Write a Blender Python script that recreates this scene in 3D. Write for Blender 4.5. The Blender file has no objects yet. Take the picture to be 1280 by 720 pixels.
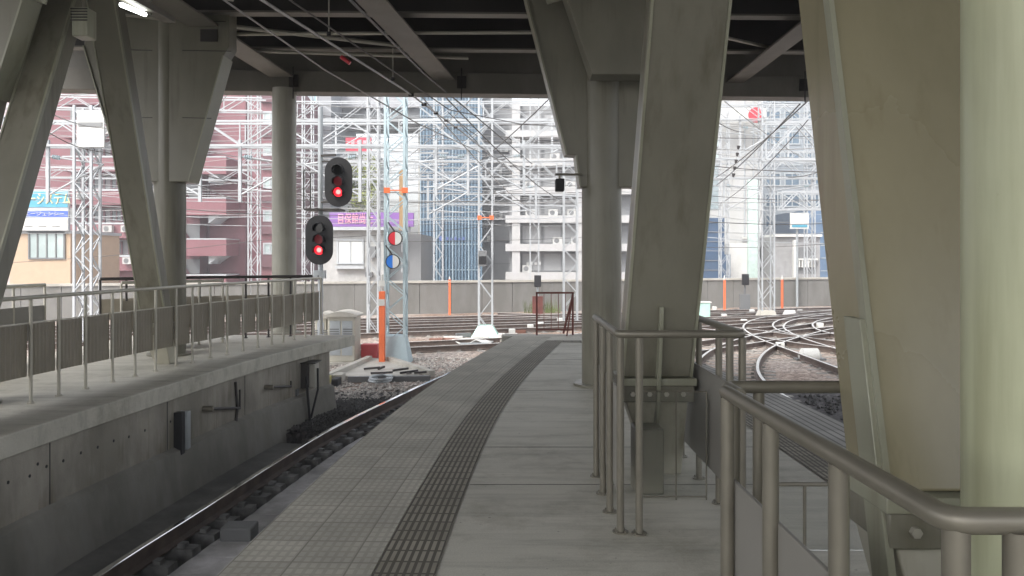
import bpy, math, random
from math import radians as R, sin, cos, pi, sqrt, atan2, hypot
from mathutils import Vector
random.seed(7)
C = bpy.context.scene.collection
S = bpy.context.scene

# ---------------------------------------------------------------- camera
CZ, F, HX, HY = 1.53, 1000.0, 640.0, 320.0
cd = bpy.data.cameras.new("camera"); cam = bpy.data.objects.new("camera", cd); C.objects.link(cam)
cam.location = (0, 0, CZ); cam.rotation_euler = (R(90), 0, 0)
cd.sensor_width = 36; cd.lens = 36 * F / 1280; cd.shift_y = -(360 - HY) / 1280
cd.clip_start = 0.05; cd.clip_end = 2000
S.camera = cam
# ---------------------------------------------------------------- sky and sun (bright overcast)
w = bpy.data.worlds.new("World"); S.world = w; w.use_nodes = True
wn = w.node_tree.nodes; wn.clear()
sk = wn.new('ShaderNodeTexSky'); sk.sky_type = 'NISHITA'; sk.sun_disc = False
SUN_EL, SUN_AZ = 48, 215          # azimuth clockwise from +Y: behind the camera, a little to the left
sk.sun_elevation = R(SUN_EL); sk.sun_rotation = R(SUN_AZ)
sk.dust_density = 4.0; sk.air_density = 1.0; sk.ozone_density = 0.6
bg = wn.new('ShaderNodeBackground'); bg.inputs[1].default_value = 0.15
wo = wn.new('ShaderNodeOutputWorld')
hs = wn.new('ShaderNodeHueSaturation'); hs.inputs['Saturation'].default_value = .2   # thin cloud whitens the sky
w.node_tree.links.new(sk.outputs[0], hs.inputs['Color']); w.node_tree.links.new(hs.outputs[0], bg.inputs[0]); w.node_tree.links.new(bg.outputs[0], wo.inputs[0])
sl = bpy.data.lights.new("sun", 'SUN'); sl.energy = .9; sl.angle = R(14); sl.color = (1, .95, .86)
so = bpy.data.objects.new("sun", sl); C.objects.link(so)
sd = Vector((sin(R(SUN_AZ)) * cos(R(SUN_EL)), cos(R(SUN_AZ)) * cos(R(SUN_EL)), sin(R(SUN_EL))))
so.rotation_euler = sd.to_track_quat('Z', 'Y').to_euler(); so.location = (0, -5, 30)
S.view_settings.view_transform = 'Standard'; S.view_settings.look = 'None'
S.view_settings.exposure = 1.45; S.view_settings.gamma = 1
S.cycles.use_denoising = True
S.cycles.max_bounces = 10; S.cycles.diffuse_bounces = 6; S.cycles.sample_clamp_indirect = 6

# ---------------------------------------------------------------- materials
MATS = {}
def mat(name, col, rough=.7, metal=0., var=.12, scale=3., bump=0., bscale=40., stain=0., drip=0., emit=None, es=0., streak=None, coat=0.):
    if name in MATS: return MATS[name]
    m = bpy.data.materials.new(name); m.use_nodes = True; nt = m.node_tree; n = nt.nodes; L = nt.links
    b = n['Principled BSDF']; b.inputs['Roughness'].default_value = rough; b.inputs['Metallic'].default_value = metal
    b.inputs['Coat Weight'].default_value = coat
    g = n.new('ShaderNodeNewGeometry')
    mp = n.new('ShaderNodeMapping'); L.new(g.outputs['Position'], mp.inputs[0])
    if streak: mp.inputs['Scale'].default_value = streak
    no = n.new('ShaderNodeTexNoise'); no.inputs['Scale'].default_value = scale; no.inputs['Detail'].default_value = 6
    L.new(mp.outputs[0], no.inputs[0])
    cr = n.new('ShaderNodeValToRGB'); e = cr.color_ramp.elements
    e[0].position = .3; e[1].position = .7
    e[0].color = tuple(c * (1 - var) for c in col) + (1,); e[1].color = tuple(min(1, c * (1 + var)) for c in col) + (1,)
    L.new(no.outputs[0], cr.inputs[0]); out = cr.outputs[0]
    if stain > 0:
        n2 = n.new('ShaderNodeTexNoise'); n2.inputs['Scale'].default_value = .9; n2.inputs['Detail'].default_value = 8; n2.inputs['Roughness'].default_value = .7
        m2 = n.new('ShaderNodeMapping'); m2.inputs['Scale'].default_value = (1, 1, .35) ; L.new(g.outputs['Position'], m2.inputs[0]); L.new(m2.outputs[0], n2.inputs[0])
        r2 = n.new('ShaderNodeValToRGB'); r2.color_ramp.elements[0].position = .42; r2.color_ramp.elements[1].position = .62
        k = 1 - stain; r2.color_ramp.elements[0].color = (k, k, k * .97, 1); r2.color_ramp.elements[1].color = (1, 1, 1, 1)
        L.new(n2.outputs[0], r2.inputs[0])
        mx = n.new('ShaderNodeMix'); mx.data_type = 'RGBA'; mx.blend_type = 'MULTIPLY'; mx.inputs[0].default_value = 1
        L.new(out, mx.inputs[6]); L.new(r2.outputs[0], mx.inputs[7]); out = mx.outputs[2]
    if drip > 0:
        m3 = n.new('ShaderNodeMapping'); m3.inputs['Scale'].default_value = (1, 1, .07); L.new(g.outputs['Position'], m3.inputs[0])
        n3 = n.new('ShaderNodeTexNoise'); n3.inputs['Scale'].default_value = 9; n3.inputs['Detail'].default_value = 5; n3.inputs['Roughness'].default_value = .6; L.new(m3.outputs[0], n3.inputs[0])
        n4 = n.new('ShaderNodeTexNoise'); n4.inputs['Scale'].default_value = .8; n4.inputs['Detail'].default_value = 3; L.new(g.outputs['Position'], n4.inputs[0])
        ml = n.new('ShaderNodeMath'); ml.operation = 'MULTIPLY'; L.new(n3.outputs[0], ml.inputs[0]); L.new(n4.outputs[0], ml.inputs[1])
        r3 = n.new('ShaderNodeValToRGB'); r3.color_ramp.elements[0].position = .27; r3.color_ramp.elements[1].position = .40
        r3.color_ramp.elements[0].color = (1, 1, 1, 1); r3.color_ramp.elements[1].color = (1-drip, 1-drip*1.1, 1-drip*1.3, 1); L.new(ml.outputs[0], r3.inputs[0])
        n5 = n.new('ShaderNodeTexNoise'); n5.inputs['Scale'].default_value = 14; n5.inputs['Detail'].default_value = 7; n5.inputs['Roughness'].default_value = .75; L.new(g.outputs['Position'], n5.inputs[0])
        r5 = n.new('ShaderNodeValToRGB'); r5.color_ramp.elements[0].position = .70; r5.color_ramp.elements[1].position = .73
        r5.color_ramp.elements[0].color = (1, 1, 1, 1); r5.color_ramp.elements[1].color = (.55, .42, .33, 1); L.new(n5.outputs[0], r5.inputs[0])
        for src in (r3, r5):
            mx = n.new('ShaderNodeMix'); mx.data_type = 'RGBA'; mx.blend_type = 'MULTIPLY'; mx.inputs[0].default_value = 1
            L.new(out, mx.inputs[6]); L.new(src.outputs[0], mx.inputs[7]); out = mx.outputs[2]
    L.new(out, b.inputs['Base Color'])
    rr = n.new('ShaderNodeMapRange'); rr.inputs[3].default_value = max(0, rough - .08); rr.inputs[4].default_value = min(1, rough + .08)
    L.new(no.outputs[0], rr.inputs[0]); L.new(rr.outputs[0], b.inputs['Roughness'])
    if bump > 0:
        nb = n.new('ShaderNodeTexNoise'); nb.inputs['Scale'].default_value = bscale; nb.inputs['Detail'].default_value = 4
        L.new(g.outputs['Position'], nb.inputs[0])
        bp = n.new('ShaderNodeBump'); bp.inputs['Strength'].default_value = bump; bp.inputs['Distance'].default_value = .01
        L.new(nb.outputs[0], bp.inputs['Height']); L.new(bp.outputs[0], b.inputs['Normal'])
    if emit: b.inputs['Emission Color'].default_value = tuple(emit) + (1,); b.inputs['Emission Strength'].default_value = es
    MATS[name] = m; return m

paint   = mat('olive_grey_paint', (.205, .195, .155), .36, var=.09, scale=1.3, stain=.16, drip=.3, bump=.05, bscale=25)
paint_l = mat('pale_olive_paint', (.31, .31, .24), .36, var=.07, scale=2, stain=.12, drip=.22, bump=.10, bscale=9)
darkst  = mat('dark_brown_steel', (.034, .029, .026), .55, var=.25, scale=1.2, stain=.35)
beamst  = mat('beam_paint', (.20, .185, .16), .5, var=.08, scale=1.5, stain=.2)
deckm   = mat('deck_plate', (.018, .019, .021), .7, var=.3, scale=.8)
steel   = mat('brown_grey_tube', (.20, .185, .15), .40, .35, var=.06, scale=12)
steel_l = mat('pale_rail_tube', (.46, .44, .38), .38, .35, var=.05, scale=12)
panelm  = mat('brown_panel', (.27, .24, .19), .5, var=.08, scale=4, stain=.1)
panelg  = mat('grey_panel', (.24, .23, .21), .45, var=.05, scale=3)
conc    = mat('wall_concrete', (.37, .345, .30), .85, var=.15, scale=2.2, stain=.38, drip=.35, bump=.25, bscale=60)
conc_l  = mat('pale_concrete', (.50, .48, .44), .85, var=.12, scale=1.5, stain=.2, bump=.2, bscale=30)
conc_m  = mat('plinth_concrete', (.27, .26, .235), .85, var=.12, scale=2, stain=.3, bump=.2, bscale=50)
conc_b  = mat('slab_concrete', (.17, .165, .155), .8, var=.25, scale=2.5, stain=.4, bump=.3, bscale=40)
conc_w  = mat('far_wall_concrete', (.215, .21, .20), .85, var=.08, scale=.5, stain=.22, streak=(1, 1, .3))
railtop = mat('polished_rail_head', (.95, .95, .95), .10, 1., var=.06, scale=20)
railside= mat('rusty_rail_web', (.13, .10, .085), .7, .3, var=.3, scale=6)
tie     = mat('concrete_sleeper', (.34, .32, .30), .8, var=.3, scale=5, stain=.35)
black   = mat('black_rubber', (.010, .010, .012), .65, var=.2)
white   = mat('white_paint', (.62, .62, .61), .5, var=.05, stain=.08)
galv    = mat('galvanised_steel', (.38, .41, .43), .45, .25, var=.08, scale=5)
galv_b  = mat('pale_blue_steel', (.42, .52, .56), .5, .1, var=.06, scale=5)
orange  = mat('orange_paint', (.78, .17, .06), .5, var=.08)
redp    = mat('red_paint', (.62, .03, .05), .4, var=.05)
bluep   = mat('blue_paint', (.02, .17, .62), .4, var=.05)
rustred = mat('red_brown_iron', (.15, .045, .035), .6, .2, var=.2)
pink    = mat('pink_tile', (.215, .088, .105), .6, var=.07, scale=.7, stain=.1)
pink_d  = mat('dull_pink_tile', (.13, .062, .073), .6, var=.08, scale=.7)
glassd  = mat('dark_window_glass', (.08, .095, .105), .12, var=.2, scale=.3)
glassl  = mat('pale_window_glass', (.42, .50, .50), .15, var=.2, scale=.4)
beige   = mat('beige_render', (.46, .34, .24), .8, var=.05)
greyb   = mat('grey_cladding', (.21, .215, .22), .6, var=.08, scale=.4)
greyd   = mat('dark_grey_cladding', (.16, .165, .17), .6, var=.1, scale=.4)
navy    = mat('navy_cladding', (.045, .085, .15), .5, var=.15, scale=.5)
purple  = mat('purple_sign', (.22, .10, .35), .5, var=.05)
cyanm   = mat('cyan_sign', (.08, .34, .48), .5, var=.12, scale=.8)
insul   = mat('dark_insulator', (.05, .045, .045), .35)
wirem   = mat('wire_metal', (.10, .095, .09), .5, .4)
wirel   = mat('bare_wire_metal', (.36, .36, .36), .4, .5)
yellowp = mat('amber_paint', (.72, .42, .05), .5)
mint    = mat('mint_paint', (.45, .68, .60), .5)
leafm   = mat('leaf_green', (.10, .13, .03), .7, var=.5, scale=1.2)
bark    = mat('bark', (.10, .07, .05), .9)

def glow(name, col, s):
    m = bpy.data.materials.new(name); m.use_nodes = True
    b = m.node_tree.nodes['Principled BSDF']; b.inputs['Base Color'].default_value = tuple(col) + (1,)
    b.inputs['Emission Color'].default_value = tuple(col) + (1,); b.inputs['Emission Strength'].default_value = s
    return m
tube_on = glow('lit_fluorescent_tube', (.95, 1, .97), 3.5)
red_on  = glow('lit_red_lens', (1, .015, .03), .7)
red_core= glow('lit_red_core', (1, .11, .10), 2.4)
red_dim = glow('dim_red_lens', (.16, .006, .012), .12)
lensoff = mat('unlit_lens', (.02, .022, .025), .08)

def clear_mat():
    m = bpy.data.materials.new('clear_acrylic'); m.use_nodes = True; nt = m.node_tree; n = nt.nodes; n.clear()
    o = n.new('ShaderNodeOutputMaterial'); t = n.new('ShaderNodeBsdfTransparent'); g = n.new('ShaderNodeBsdfGlossy'); d = n.new('ShaderNodeBsdfDiffuse')
    t.inputs[0].default_value = (.985, .99, .985, 1); g.inputs['Roughness'].default_value = .05; d.inputs[0].default_value = (.6, .6, .58, 1)
    fr = n.new('ShaderNodeFresnel'); a = n.new('ShaderNodeMixShader'); b = n.new('ShaderNodeMixShader'); b.inputs[0].default_value = .02
    nt.links.new(fr.outputs[0], a.inputs[0]); nt.links.new(t.outputs[0], a.inputs[1]); nt.links.new(g.outputs[0], a.inputs[2])
    nt.links.new(a.outputs[0], b.inputs[1]); nt.links.new(d.outputs[0], b.inputs[2]); nt.links.new(b.outputs[0], o.inputs[0])
    return m
acryl = clear_mat()

def uv_tile_mat(name, col, dark, kind):
    """tiles laid along the platform edge: u = metres along, v = metres across"""
    m = bpy.data.materials.new(name); m.use_nodes = True; nt = m.node_tree; n = nt.nodes; L = nt.links
    b = n['Principled BSDF']; b.inputs['Roughness'].default_value = .8
    uv = n.new('ShaderNodeUVMap'); sp = n.new('ShaderNodeSeparateXYZ'); L.new(uv.outputs[0], sp.inputs[0])
    def M(op, a, c=None, clamp=False):
        x = n.new('ShaderNodeMath'); x.operation = op; x.use_clamp = clamp
        for i, v in enumerate((a, c)):
            if v is None: continue
            if isinstance(v, (int, float)): x.inputs[i].default_value = v
            else: L.new(v, x.inputs[i])
        return x.outputs[0]
    U, V = sp.outputs[0], sp.outputs[1]
    def groove(x, period, width, off=0.):      # 1 inside a groove
        f = M('FRACT', M('ADD', M('MULTIPLY', x, 1 / period), off))
        return M('LESS_THAN', f, width / period)
    if kind == 'tile':
        gu = groove(U, .30, .008); gv = groove(V, .30, .008)
        seam = M('MAXIMUM', gu, gv)
        du = M('ABSOLUTE', M('SUBTRACT', M('FRACT', M('MULTIPLY', U, 1 / .075)), .5))
        dv = M('ABSOLUTE', M('SUBTRACT', M('FRACT', M('MULTIPLY', V, 1 / .05)), .5))
        bar = M('MULTIPLY', M('LESS_THAN', du, .36), M('LESS_THAN', dv, .30))
        h = M('SUBTRACT', bar, seam); dirt = M('MULTIPLY', M('SUBTRACT', 1.0, bar), .30)
        dirt = M('MAXIMUM', dirt, M('MULTIPLY', seam, .8))
    elif kind == 'strip':
        dv = M('ABSOLUTE', M('SUBTRACT', M('FRACT', M('MULTIPLY', V, 1 / .0375)), .5))
        du = M('ABSOLUTE', M('SUBTRACT', M('FRACT', M('MULTIPLY', U, 1 / .15)), .5))
        bar = M('MULTIPLY', M('LESS_THAN', dv, .27), M('LESS_THAN', du, .44))
        seam = groove(U, .30, .01)
        h = M('SUBTRACT', bar, seam); dirt = M('SUBTRACT', 1.0, M('MULTIPLY', bar, .72))
    else:   # ribbed
        dv = M('ABSOLUTE', M('SUBTRACT', M('FRACT', M('MULTIPLY', V, 1 / .075)), .5))
        bar = M('LESS_THAN', dv, .36); h = bar; seam = groove(U, .6, .012)
        dirt = M('MAXIMUM', M('MULTIPLY', M('SUBTRACT', 1.0, bar), .8), M('MULTIPLY', seam, .6))
    g = n.new('ShaderNodeNewGeometry')
    no = n.new('ShaderNodeTexNoise'); no.inputs['Scale'].default_value = 2.3; no.inputs['Detail'].default_value = 8; no.inputs['Roughness'].default_value = .65
    L.new(g.outputs['Position'], no.inputs[0])
    cr = n.new('ShaderNodeValToRGB'); cr.color_ramp.elements[0].position = .3; cr.color_ramp.elements[1].position = .7
    cr.color_ramp.elements[0].color = tuple(c * .78 for c in col) + (1,); cr.color_ramp.elements[1].color = tuple(c * 1.12 for c in col) + (1,)
    L.new(no.outputs[0], cr.inputs[0])
    # each tile slightly its own shade
    fu = M('FLOOR', M('MULTIPLY', U, 1 / .3)); fv = M('FLOOR', M('MULTIPLY', V, 1 / .3))
    cb = n.new('ShaderNodeCombineXYZ'); L.new(fu, cb.inputs[0]); L.new(fv, cb.inputs[1])
    wn_ = n.new('ShaderNodeTexWhiteNoise'); L.new(cb.outputs[0], wn_.inputs[0])
    tint = n.new('ShaderNodeMapRange'); tint.inputs[3].default_value = .88; tint.inputs[4].default_value = 1.08; L.new(wn_.outputs[0], tint.inputs[0])
    vm = n.new('ShaderNodeVectorMath'); vm.operation = 'SCALE'; L.new(cr.outputs[0], vm.inputs[0]); L.new(tint.outputs[0], vm.inputs[3])
    mx = n.new('ShaderNodeMix'); mx.data_type = 'RGBA'; L.new(dirt, mx.inputs[0]); L.new(vm.outputs[0], mx.inputs[6]); mx.inputs[7].default_value = tuple(dark) + (1,)
    L.new(mx.outputs[2], b.inputs['Base Color'])
    bp = n.new('ShaderNodeBump'); bp.inputs['Strength'].default_value = .6; bp.inputs['Distance'].default_value = .004
    L.new(h, bp.inputs['Height']); L.new(bp.outputs[0], b.inputs['Normal'])
    return m
tilem  = uv_tile_mat('edge_paving', (.48, .46, .40), (.19, .18, .15), 'tile')
stripm = uv_tile_mat('tactile_paving', (.37, .345, .28), (.095, .085, .068), 'strip')
ribm   = uv_tile_mat('ribbed_paving', (.42, .41, .39), (.10, .098, .09), 'rib')

def floor_mat():
    m = bpy.data.materials.new('platform_asphalt'); m.use_nodes = True; nt = m.node_tree; n = nt.nodes; L = nt.links
    b = n['Principled BSDF']; b.inputs['Roughness'].default_value = .62
    g = n.new('ShaderNodeNewGeometry')
    def noise(scale, vec, detail=8, rough=.6):
        mp = n.new('ShaderNodeMapping'); mp.inputs['Scale'].default_value = vec; L.new(g.outputs['Position'], mp.inputs[0])
        x = n.new('ShaderNodeTexNoise'); x.inputs['Scale'].default_value = scale; x.inputs['Detail'].default_value = detail; x.inputs['Roughness'].default_value = rough
        L.new(mp.outputs[0], x.inputs[0]); return x.outputs[0]
    def ramp(v, p0, p1, c0, c1):
        r = n.new('ShaderNodeValToRGB'); r.color_ramp.elements[0].position = p0; r.color_ramp.elements[1].position = p1
        r.color_ramp.elements[0].color = tuple(c0) + (1,); r.color_ramp.elements[1].color = tuple(c1) + (1,); L.new(v, r.inputs[0]); return r.outputs[0]
    base = ramp(noise(1.2, (.5, 1.4, 1)), .25, .75, (.44, .425, .365), (.58, .56, .49))
    streak = ramp(noise(2.0, (.35, 3.2, 1), 6, .7), .30, .52, (.72, .72, .71), (1, 1, 1))
    fine = ramp(noise(120, (1, 1, 1), 2), .3, .7, (.86, .86, .86), (1.08, 1.08, 1.08))
    spots = ramp(noise(5, (1, 1, 1), 5, .8), .30, .36, (.72, .72, .72), (1, 1, 1))
    out = base
    for s in (streak, fine, spots, ramp(noise(.9, (1, 1, 1), 9, .75), .36, .50, (.74, .73, .70), (1, 1, 1)), ramp(noise(26, (1, 1, 1), 1, .5), .22, .245, (.55, .55, .55), (1, 1, 1))):
        mx = n.new('ShaderNodeMix'); mx.data_type = 'RGBA'; mx.blend_type = 'MULTIPLY'; mx.inputs[0].default_value = 1
        L.new(out, mx.inputs[6]); L.new(s, mx.inputs[7]); out = mx.outputs[2]
    L.new(out, b.inputs['Base Color'])
    bp = n.new('ShaderNodeBump'); bp.inputs['Strength'].default_value = .25; bp.inputs['Distance'].default_value = .003
    L.new(noise(150, (1, 1, 1), 3), bp.inputs['Height']); L.new(bp.outputs[0], b.inputs['Normal'])
    return m
floorm = floor_mat()

def ballast_mat(name, c0, c1, c2, scale=16):
    m = bpy.data.materials.new(name); m.use_nodes = True; nt = m.node_tree; n = nt.nodes; L = nt.links
    b = n['Principled BSDF']; b.inputs['Roughness'].default_value = .9
    g = n.new('ShaderNodeNewGeometry')
    v = n.new('ShaderNodeTexVoronoi'); v.inputs['Scale'].default_value = scale; L.new(g.outputs['Position'], v.inputs[0])
    r = n.new('ShaderNodeValToRGB'); r.color_ramp.elements[0].color = tuple(c0) + (1,); r.color_ramp.elements[1].color = tuple(c1) + (1,)
    sx = n.new('ShaderNodeSeparateXYZ'); L.new(v.outputs['Color'], sx.inputs[0]); L.new(sx.outputs[0], r.inputs[0])
    no = n.new('ShaderNodeTexNoise'); no.inputs['Scale'].default_value = .35; no.inputs['Detail'].default_value = 6; L.new(g.outputs['Position'], no.inputs[0])
    r2 = n.new('ShaderNodeValToRGB'); r2.color_ramp.elements[0].position = .4; r2.color_ramp.elements[1].position = .65
    r2.color_ramp.elements[0].color = (1, 1, 1, 1); r2.color_ramp.elements[1].color = tuple(c2) + (1,); L.new(no.outputs[0], r2.inputs[0])
    mx = n.new('ShaderNodeMix'); mx.data_type = 'RGBA'; mx.blend_type = 'MULTIPLY'; mx.inputs[0].default_value = 1
    L.new(r.outputs[0], mx.inputs[6]); L.new(r2.outputs[0], mx.inputs[7]); L.new(mx.outputs[2], b.inputs['Base Color'])
    bp = n.new('ShaderNodeBump'); bp.inputs['Strength'].default_value = 1; bp.inputs['Distance'].default_value = .05
    L.new(v.outputs['Distance'], bp.inputs['Height']); bp.invert = True; L.new(bp.outputs[0], b.inputs['Normal'])
    return m
ballast = ballast_mat('ballast_stone', (.17, .14, .125), (.56, .49, .44), (.80, .66, .57))
ballast_d = ballast_mat('oily_ballast_stone', (.015, .014, .016), (.12, .11, .11), (.7, .7, .7), 14)  # near ballast: shadow put into a darker stone colour
stonem = mat('loose_stone', (.40, .37, .34), .85, var=.6, scale=14)
stoned = mat('loose_shadow_stone', (.045, .042, .04), .6, var=.9, scale=14)  # loose stones of the near ballast, shadow painted in likewise

# ---------------------------------------------------------------- mesh helpers
class MB:
    def __init__(s): s.v = []; s.f = []; s.uv = None
    def quad(s, a, b, c, d):
        i = len(s.v); s.v += [tuple(a), tuple(b), tuple(c), tuple(d)]; s.f.append((i, i+1, i+2, i+3)); return s
    def box(s, x0, x1, y0, y1, z0, z1):
        i = len(s.v)
        s.v += [(x0,y0,z0),(x1,y0,z0),(x1,y1,z0),(x0,y1,z0),(x0,y0,z1),(x1,y0,z1),(x1,y1,z1),(x0,y1,z1)]
        s.f += [(i,i+3,i+2,i+1),(i+4,i+5,i+6,i+7),(i,i+1,i+5,i+4),(i+1,i+2,i+6,i+5),(i+2,i+3,i+7,i+6),(i+3,i,i+4,i+7)]; return s
    def hexa(s, bot, top):          # bot, top: 4 points each, counter-clockwise seen from above
        i = len(s.v); s.v += [tuple(p) for p in bot] + [tuple(p) for p in top]
        s.f += [(i,i+3,i+2,i+1),(i+4,i+5,i+6,i+7),(i,i+1,i+5,i+4),(i+1,i+2,i+6,i+5),(i+2,i+3,i+7,i+6),(i+3,i,i+4,i+7)]; return s
    def obox(s, p, q, wd, z0, z1):  # box along plan segment p-q
        dx, dy = q[0]-p[0], q[1]-p[1]; l = hypot(dx, dy) or 1; nx, ny = -dy/l*wd/2, dx/l*wd/2
        B = [(p[0]-nx,p[1]-ny),(q[0]-nx,q[1]-ny),(q[0]+nx,q[1]+ny),(p[0]+nx,p[1]+ny)]
        return s.hexa([(x,y,z0) for x,y in B], [(x,y,z1) for x,y in B])
    def prism(s, poly, y0, y1):     # poly in (x,z), extruded along y
        i = len(s.v); k = len(poly)
        s.v += [(x,y0,z) for x,z in poly] + [(x,y1,z) for x,z in poly]
        s.f += [tuple(range(i,i+k)), tuple(range(i+2*k-1,i+k-1,-1))]
        s.f += [(i+j, i+k+j, i+k+(j+1)%k, i+(j+1)%k) for j in range(k)]; return s
    def slab(s, poly, z0, z1):      # poly in (x,y)
        i = len(s.v); k = len(poly)
        s.v += [(x,y,z0) for x,y in poly] + [(x,y,z1) for x,y in poly]
        s.f += [tuple(range(i+k-1,i-1,-1)), tuple(range(i+k,i+2*k))]
        s.f += [(i+j, i+(j+1)%k, i+k+(j+1)%k, i+k+j) for j in range(k)]; return s
    def tube(s, pts, r, n=10, caps=True):
        pts = [Vector(p) for p in pts]; rs = r if isinstance(r, (list, tuple)) else [r]*len(pts); base = len(s.v)
        ref = None
        for j, p in enumerate(pts):
            d = (pts[min(j+1, len(pts)-1)] - pts[max(j-1, 0)]).normalized()
            if ref is None: ref = Vector((0,0,1)) if abs(d.z) < .9 else Vector((1,0,0))
            a = d.cross(ref).normalized(); b_ = d.cross(a).normalized()
            for k in range(n):
                t = 2*pi*k/n; s.v.append(tuple(p + (a*cos(t) + b_*sin(t))*rs[j]))
        for j in range(len(pts)-1):
            for k in range(n):
                a0 = base+j*n+k; a1 = base+j*n+(k+1)%n; s.f.append((a0, a1, a1+n, a0+n))
        if caps:
            s.f.append(tuple(base+k for k in range(n))[::-1]); e = base+(len(pts)-1)*n; s.f.append(tuple(e+k for k in range(n)))
        return s
    def bar(s, p, q, a, b=None):    # square-section bar between two points
        b = b or a; p, q = Vector(p), Vector(q); d = (q-p).normalized()
        ref = Vector((0,0,1)) if abs(d.z) < .95 else Vector((0,1,0))
        u = d.cross(ref).normalized()*a/2; v = d.cross(u).normalized()*b/2
        return s.hexa([p-u-v, p+u-v, p+u+v, p-u+v], [q-u-v, q+u-v, q+u+v, q-u+v])
    def disc(s, c, nrm, r, th, n=24, sx=1.):
        c = Vector(c); nrm = Vector(nrm).normalized(); return s.tube([c, c+nrm*th], r, n)
    def build(s, name, m, parent=None, origin=None, bevel=0., smooth=True):
        if parent is not None and origin is None: origin = parent['_o']
        if origin is None:
            xs = [p[0] for p in s.v]; ys = [p[1] for p in s.v]; zs = [p[2] for p in s.v]
            origin = ((min(xs)+max(xs))/2, (min(ys)+max(ys))/2, min(zs))
        origin = tuple(origin)
        me = bpy.data.meshes.new(name)
        me.from_pydata([(x-origin[0], y-origin[1], z-origin[2]) for x,y,z in s.v], [], s.f); me.update()
        if s.uv:
            ul = me.uv_layers.new(name='UVMap')
            for li, l in enumerate(me.loops): ul.data[li].uv = s.uv[l.vertex_index]
        import bmesh
        bm = bmesh.new(); bm.from_mesh(me); bmesh.ops.recalc_face_normals(bm, faces=bm.faces); bm.to_mesh(me); bm.free()
        me.materials.append(m)
        if smooth:
            me.polygons.foreach_set('use_smooth', [True]*len(me.polygons)); me.set_sharp_from_angle(angle=R(38))
        o = bpy.data.objects.new(name, me); C.objects.link(o)
        if parent is not None:
            o.parent = parent; po = parent['_o']; o.location = tuple(origin[i]-po[i] for i in range(3))
        else: o.location = origin
        o['_o'] = list(origin)
        if bevel:
            bv = o.modifiers.new('bevel', 'BEVEL'); bv.width = bevel; bv.segments = 2; bv.limit_method = 'ANGLE'; bv.angle_limit = R(40)
        return o
def tag(o, label=None, cat=None, group=None, kind=None):
    for k, v in (('label', label), ('category', cat), ('group', group), ('kind', kind)):
        if v: o[k] = v
    return o
def thing(name, label, cat, origin, group=None):
    o = bpy.data.objects.new(name, None); C.objects.link(o); o.location = origin; o['_o'] = list(origin); o.empty_display_size = .2
    return tag(o, label, cat, group)
def copy_tree(o, parent=None):
    kids = list(o.children); c = o.copy(); C.objects.link(c)
    if parent is not None: c.parent = parent
    for ch in kids: copy_tree(ch, c)
    return c
def at(px, py, Y): return Vector(((px-HX)/F*Y, Y, CZ-(py-HY)/F*Y))      # point at depth Y seen at a pixel of the photo
def on(px, py, z=0.): Y = (CZ-z)*F/(py-HY); return Vector(((px-HX)/F*Y, Y, z))
def curve_fn(pts):
    def f(y):
        if y <= pts[0][0]: return pts[0][1]
        if y >= pts[-1][0]: return pts[-1][1] + (y-pts[-1][0])*(pts[-1][1]-pts[-2][1])/(pts[-1][0]-pts[-2][0])
        for i in range(len(pts)-1):
            if pts[i][0] <= y <= pts[i+1][0]: break
        def sl(j):
            a = pts[max(j-1,0)]; b = pts[min(j+1,len(pts)-1)]; return (b[1]-a[1])/(b[0]-a[0])
        y0,x0 = pts[i]; y1,x1 = pts[i+1]; h = y1-y0; t = (y-y0)/h
        return (2*t**3-3*t*t+1)*x0+(t**3-2*t*t+t)*h*sl(i)+(-2*t**3+3*t*t)*x1+(t**3-t*t)*h*sl(i+1)
    return f
EDGE = curve_fn([(-12,-1.56),(0,-1.5),(3.83,-1.42),(6.2,-1.30),(8,-1.15),(10,-.90),(12,-.58),(14.3,-.17),(15.3,.03),(17.5,.66),(20,1.45),(24,3.0),(30,6.2),(38,12)])
REDGE = curve_fn([(-12,3.1),(3,3.08),(6,3.06),(8.7,2.99),(11,2.75),(13,2.4),(15.4,1.85)])
LEDGE = curve_fn([(-12,-4.75),(0,-4.62),(7,-4.30),(9,-4.13),(12,-3.80),(13.7,-3.47),(15.5,-3.04)])
LRAIL = curve_fn([(-12,-5.55),(0,-5.4),(5,-5.2),(8.3,-5.0),(11.1,-4.66),(12.9,-4.31),(14.5,-3.97),(15.75,-3.74)])
RAIL1 = curve_fn([(-12,-3.72),(0,-3.62),(4,-3.54),(6.6,-3.42),(8.24,-3.24),(10,-3.05),(12.06,-2.78),(15,-2.15),(17.5,-1.55),(20,-.82),(24,.7),(30,3.9),(38,9.8)])
ZR, ZB, ZS = -1.10, -1.28, -1.46       # rail head, ballast top, slab

def norm(fn, y, d):  # point offset d to the right of a curve x=fn(y)
    t = (fn(y+.05)-fn(y-.05))/.1; l = sqrt(1+t*t); return (fn(y)+d/l, y-d*t/l)
def frange(a, b, s):
    n = max(1, round((b-a)/s)); return [a+(b-a)*i/n for i in range(n+1)]
def ribbon(fn, y0, y1, d0, d1, z, step=.25, umul=1):
    m = MB(); m.uv = []; u = 0; last = None
    for y in frange(y0, y1, step):
        p = norm(fn, y, d0); q = norm(fn, y, d1)
        if last: u += hypot(p[0]-last[0], p[1]-last[1])
        last = p; m.v += [(p[0],p[1],z),(q[0],q[1],z)]; m.uv += [(u, 0), (u, abs(d1-d0))]
    for i in range(len(m.v)//2-1): m.f.append((2*i, 2*i+1, 2*i+3, 2*i+2))
    return m

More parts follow.
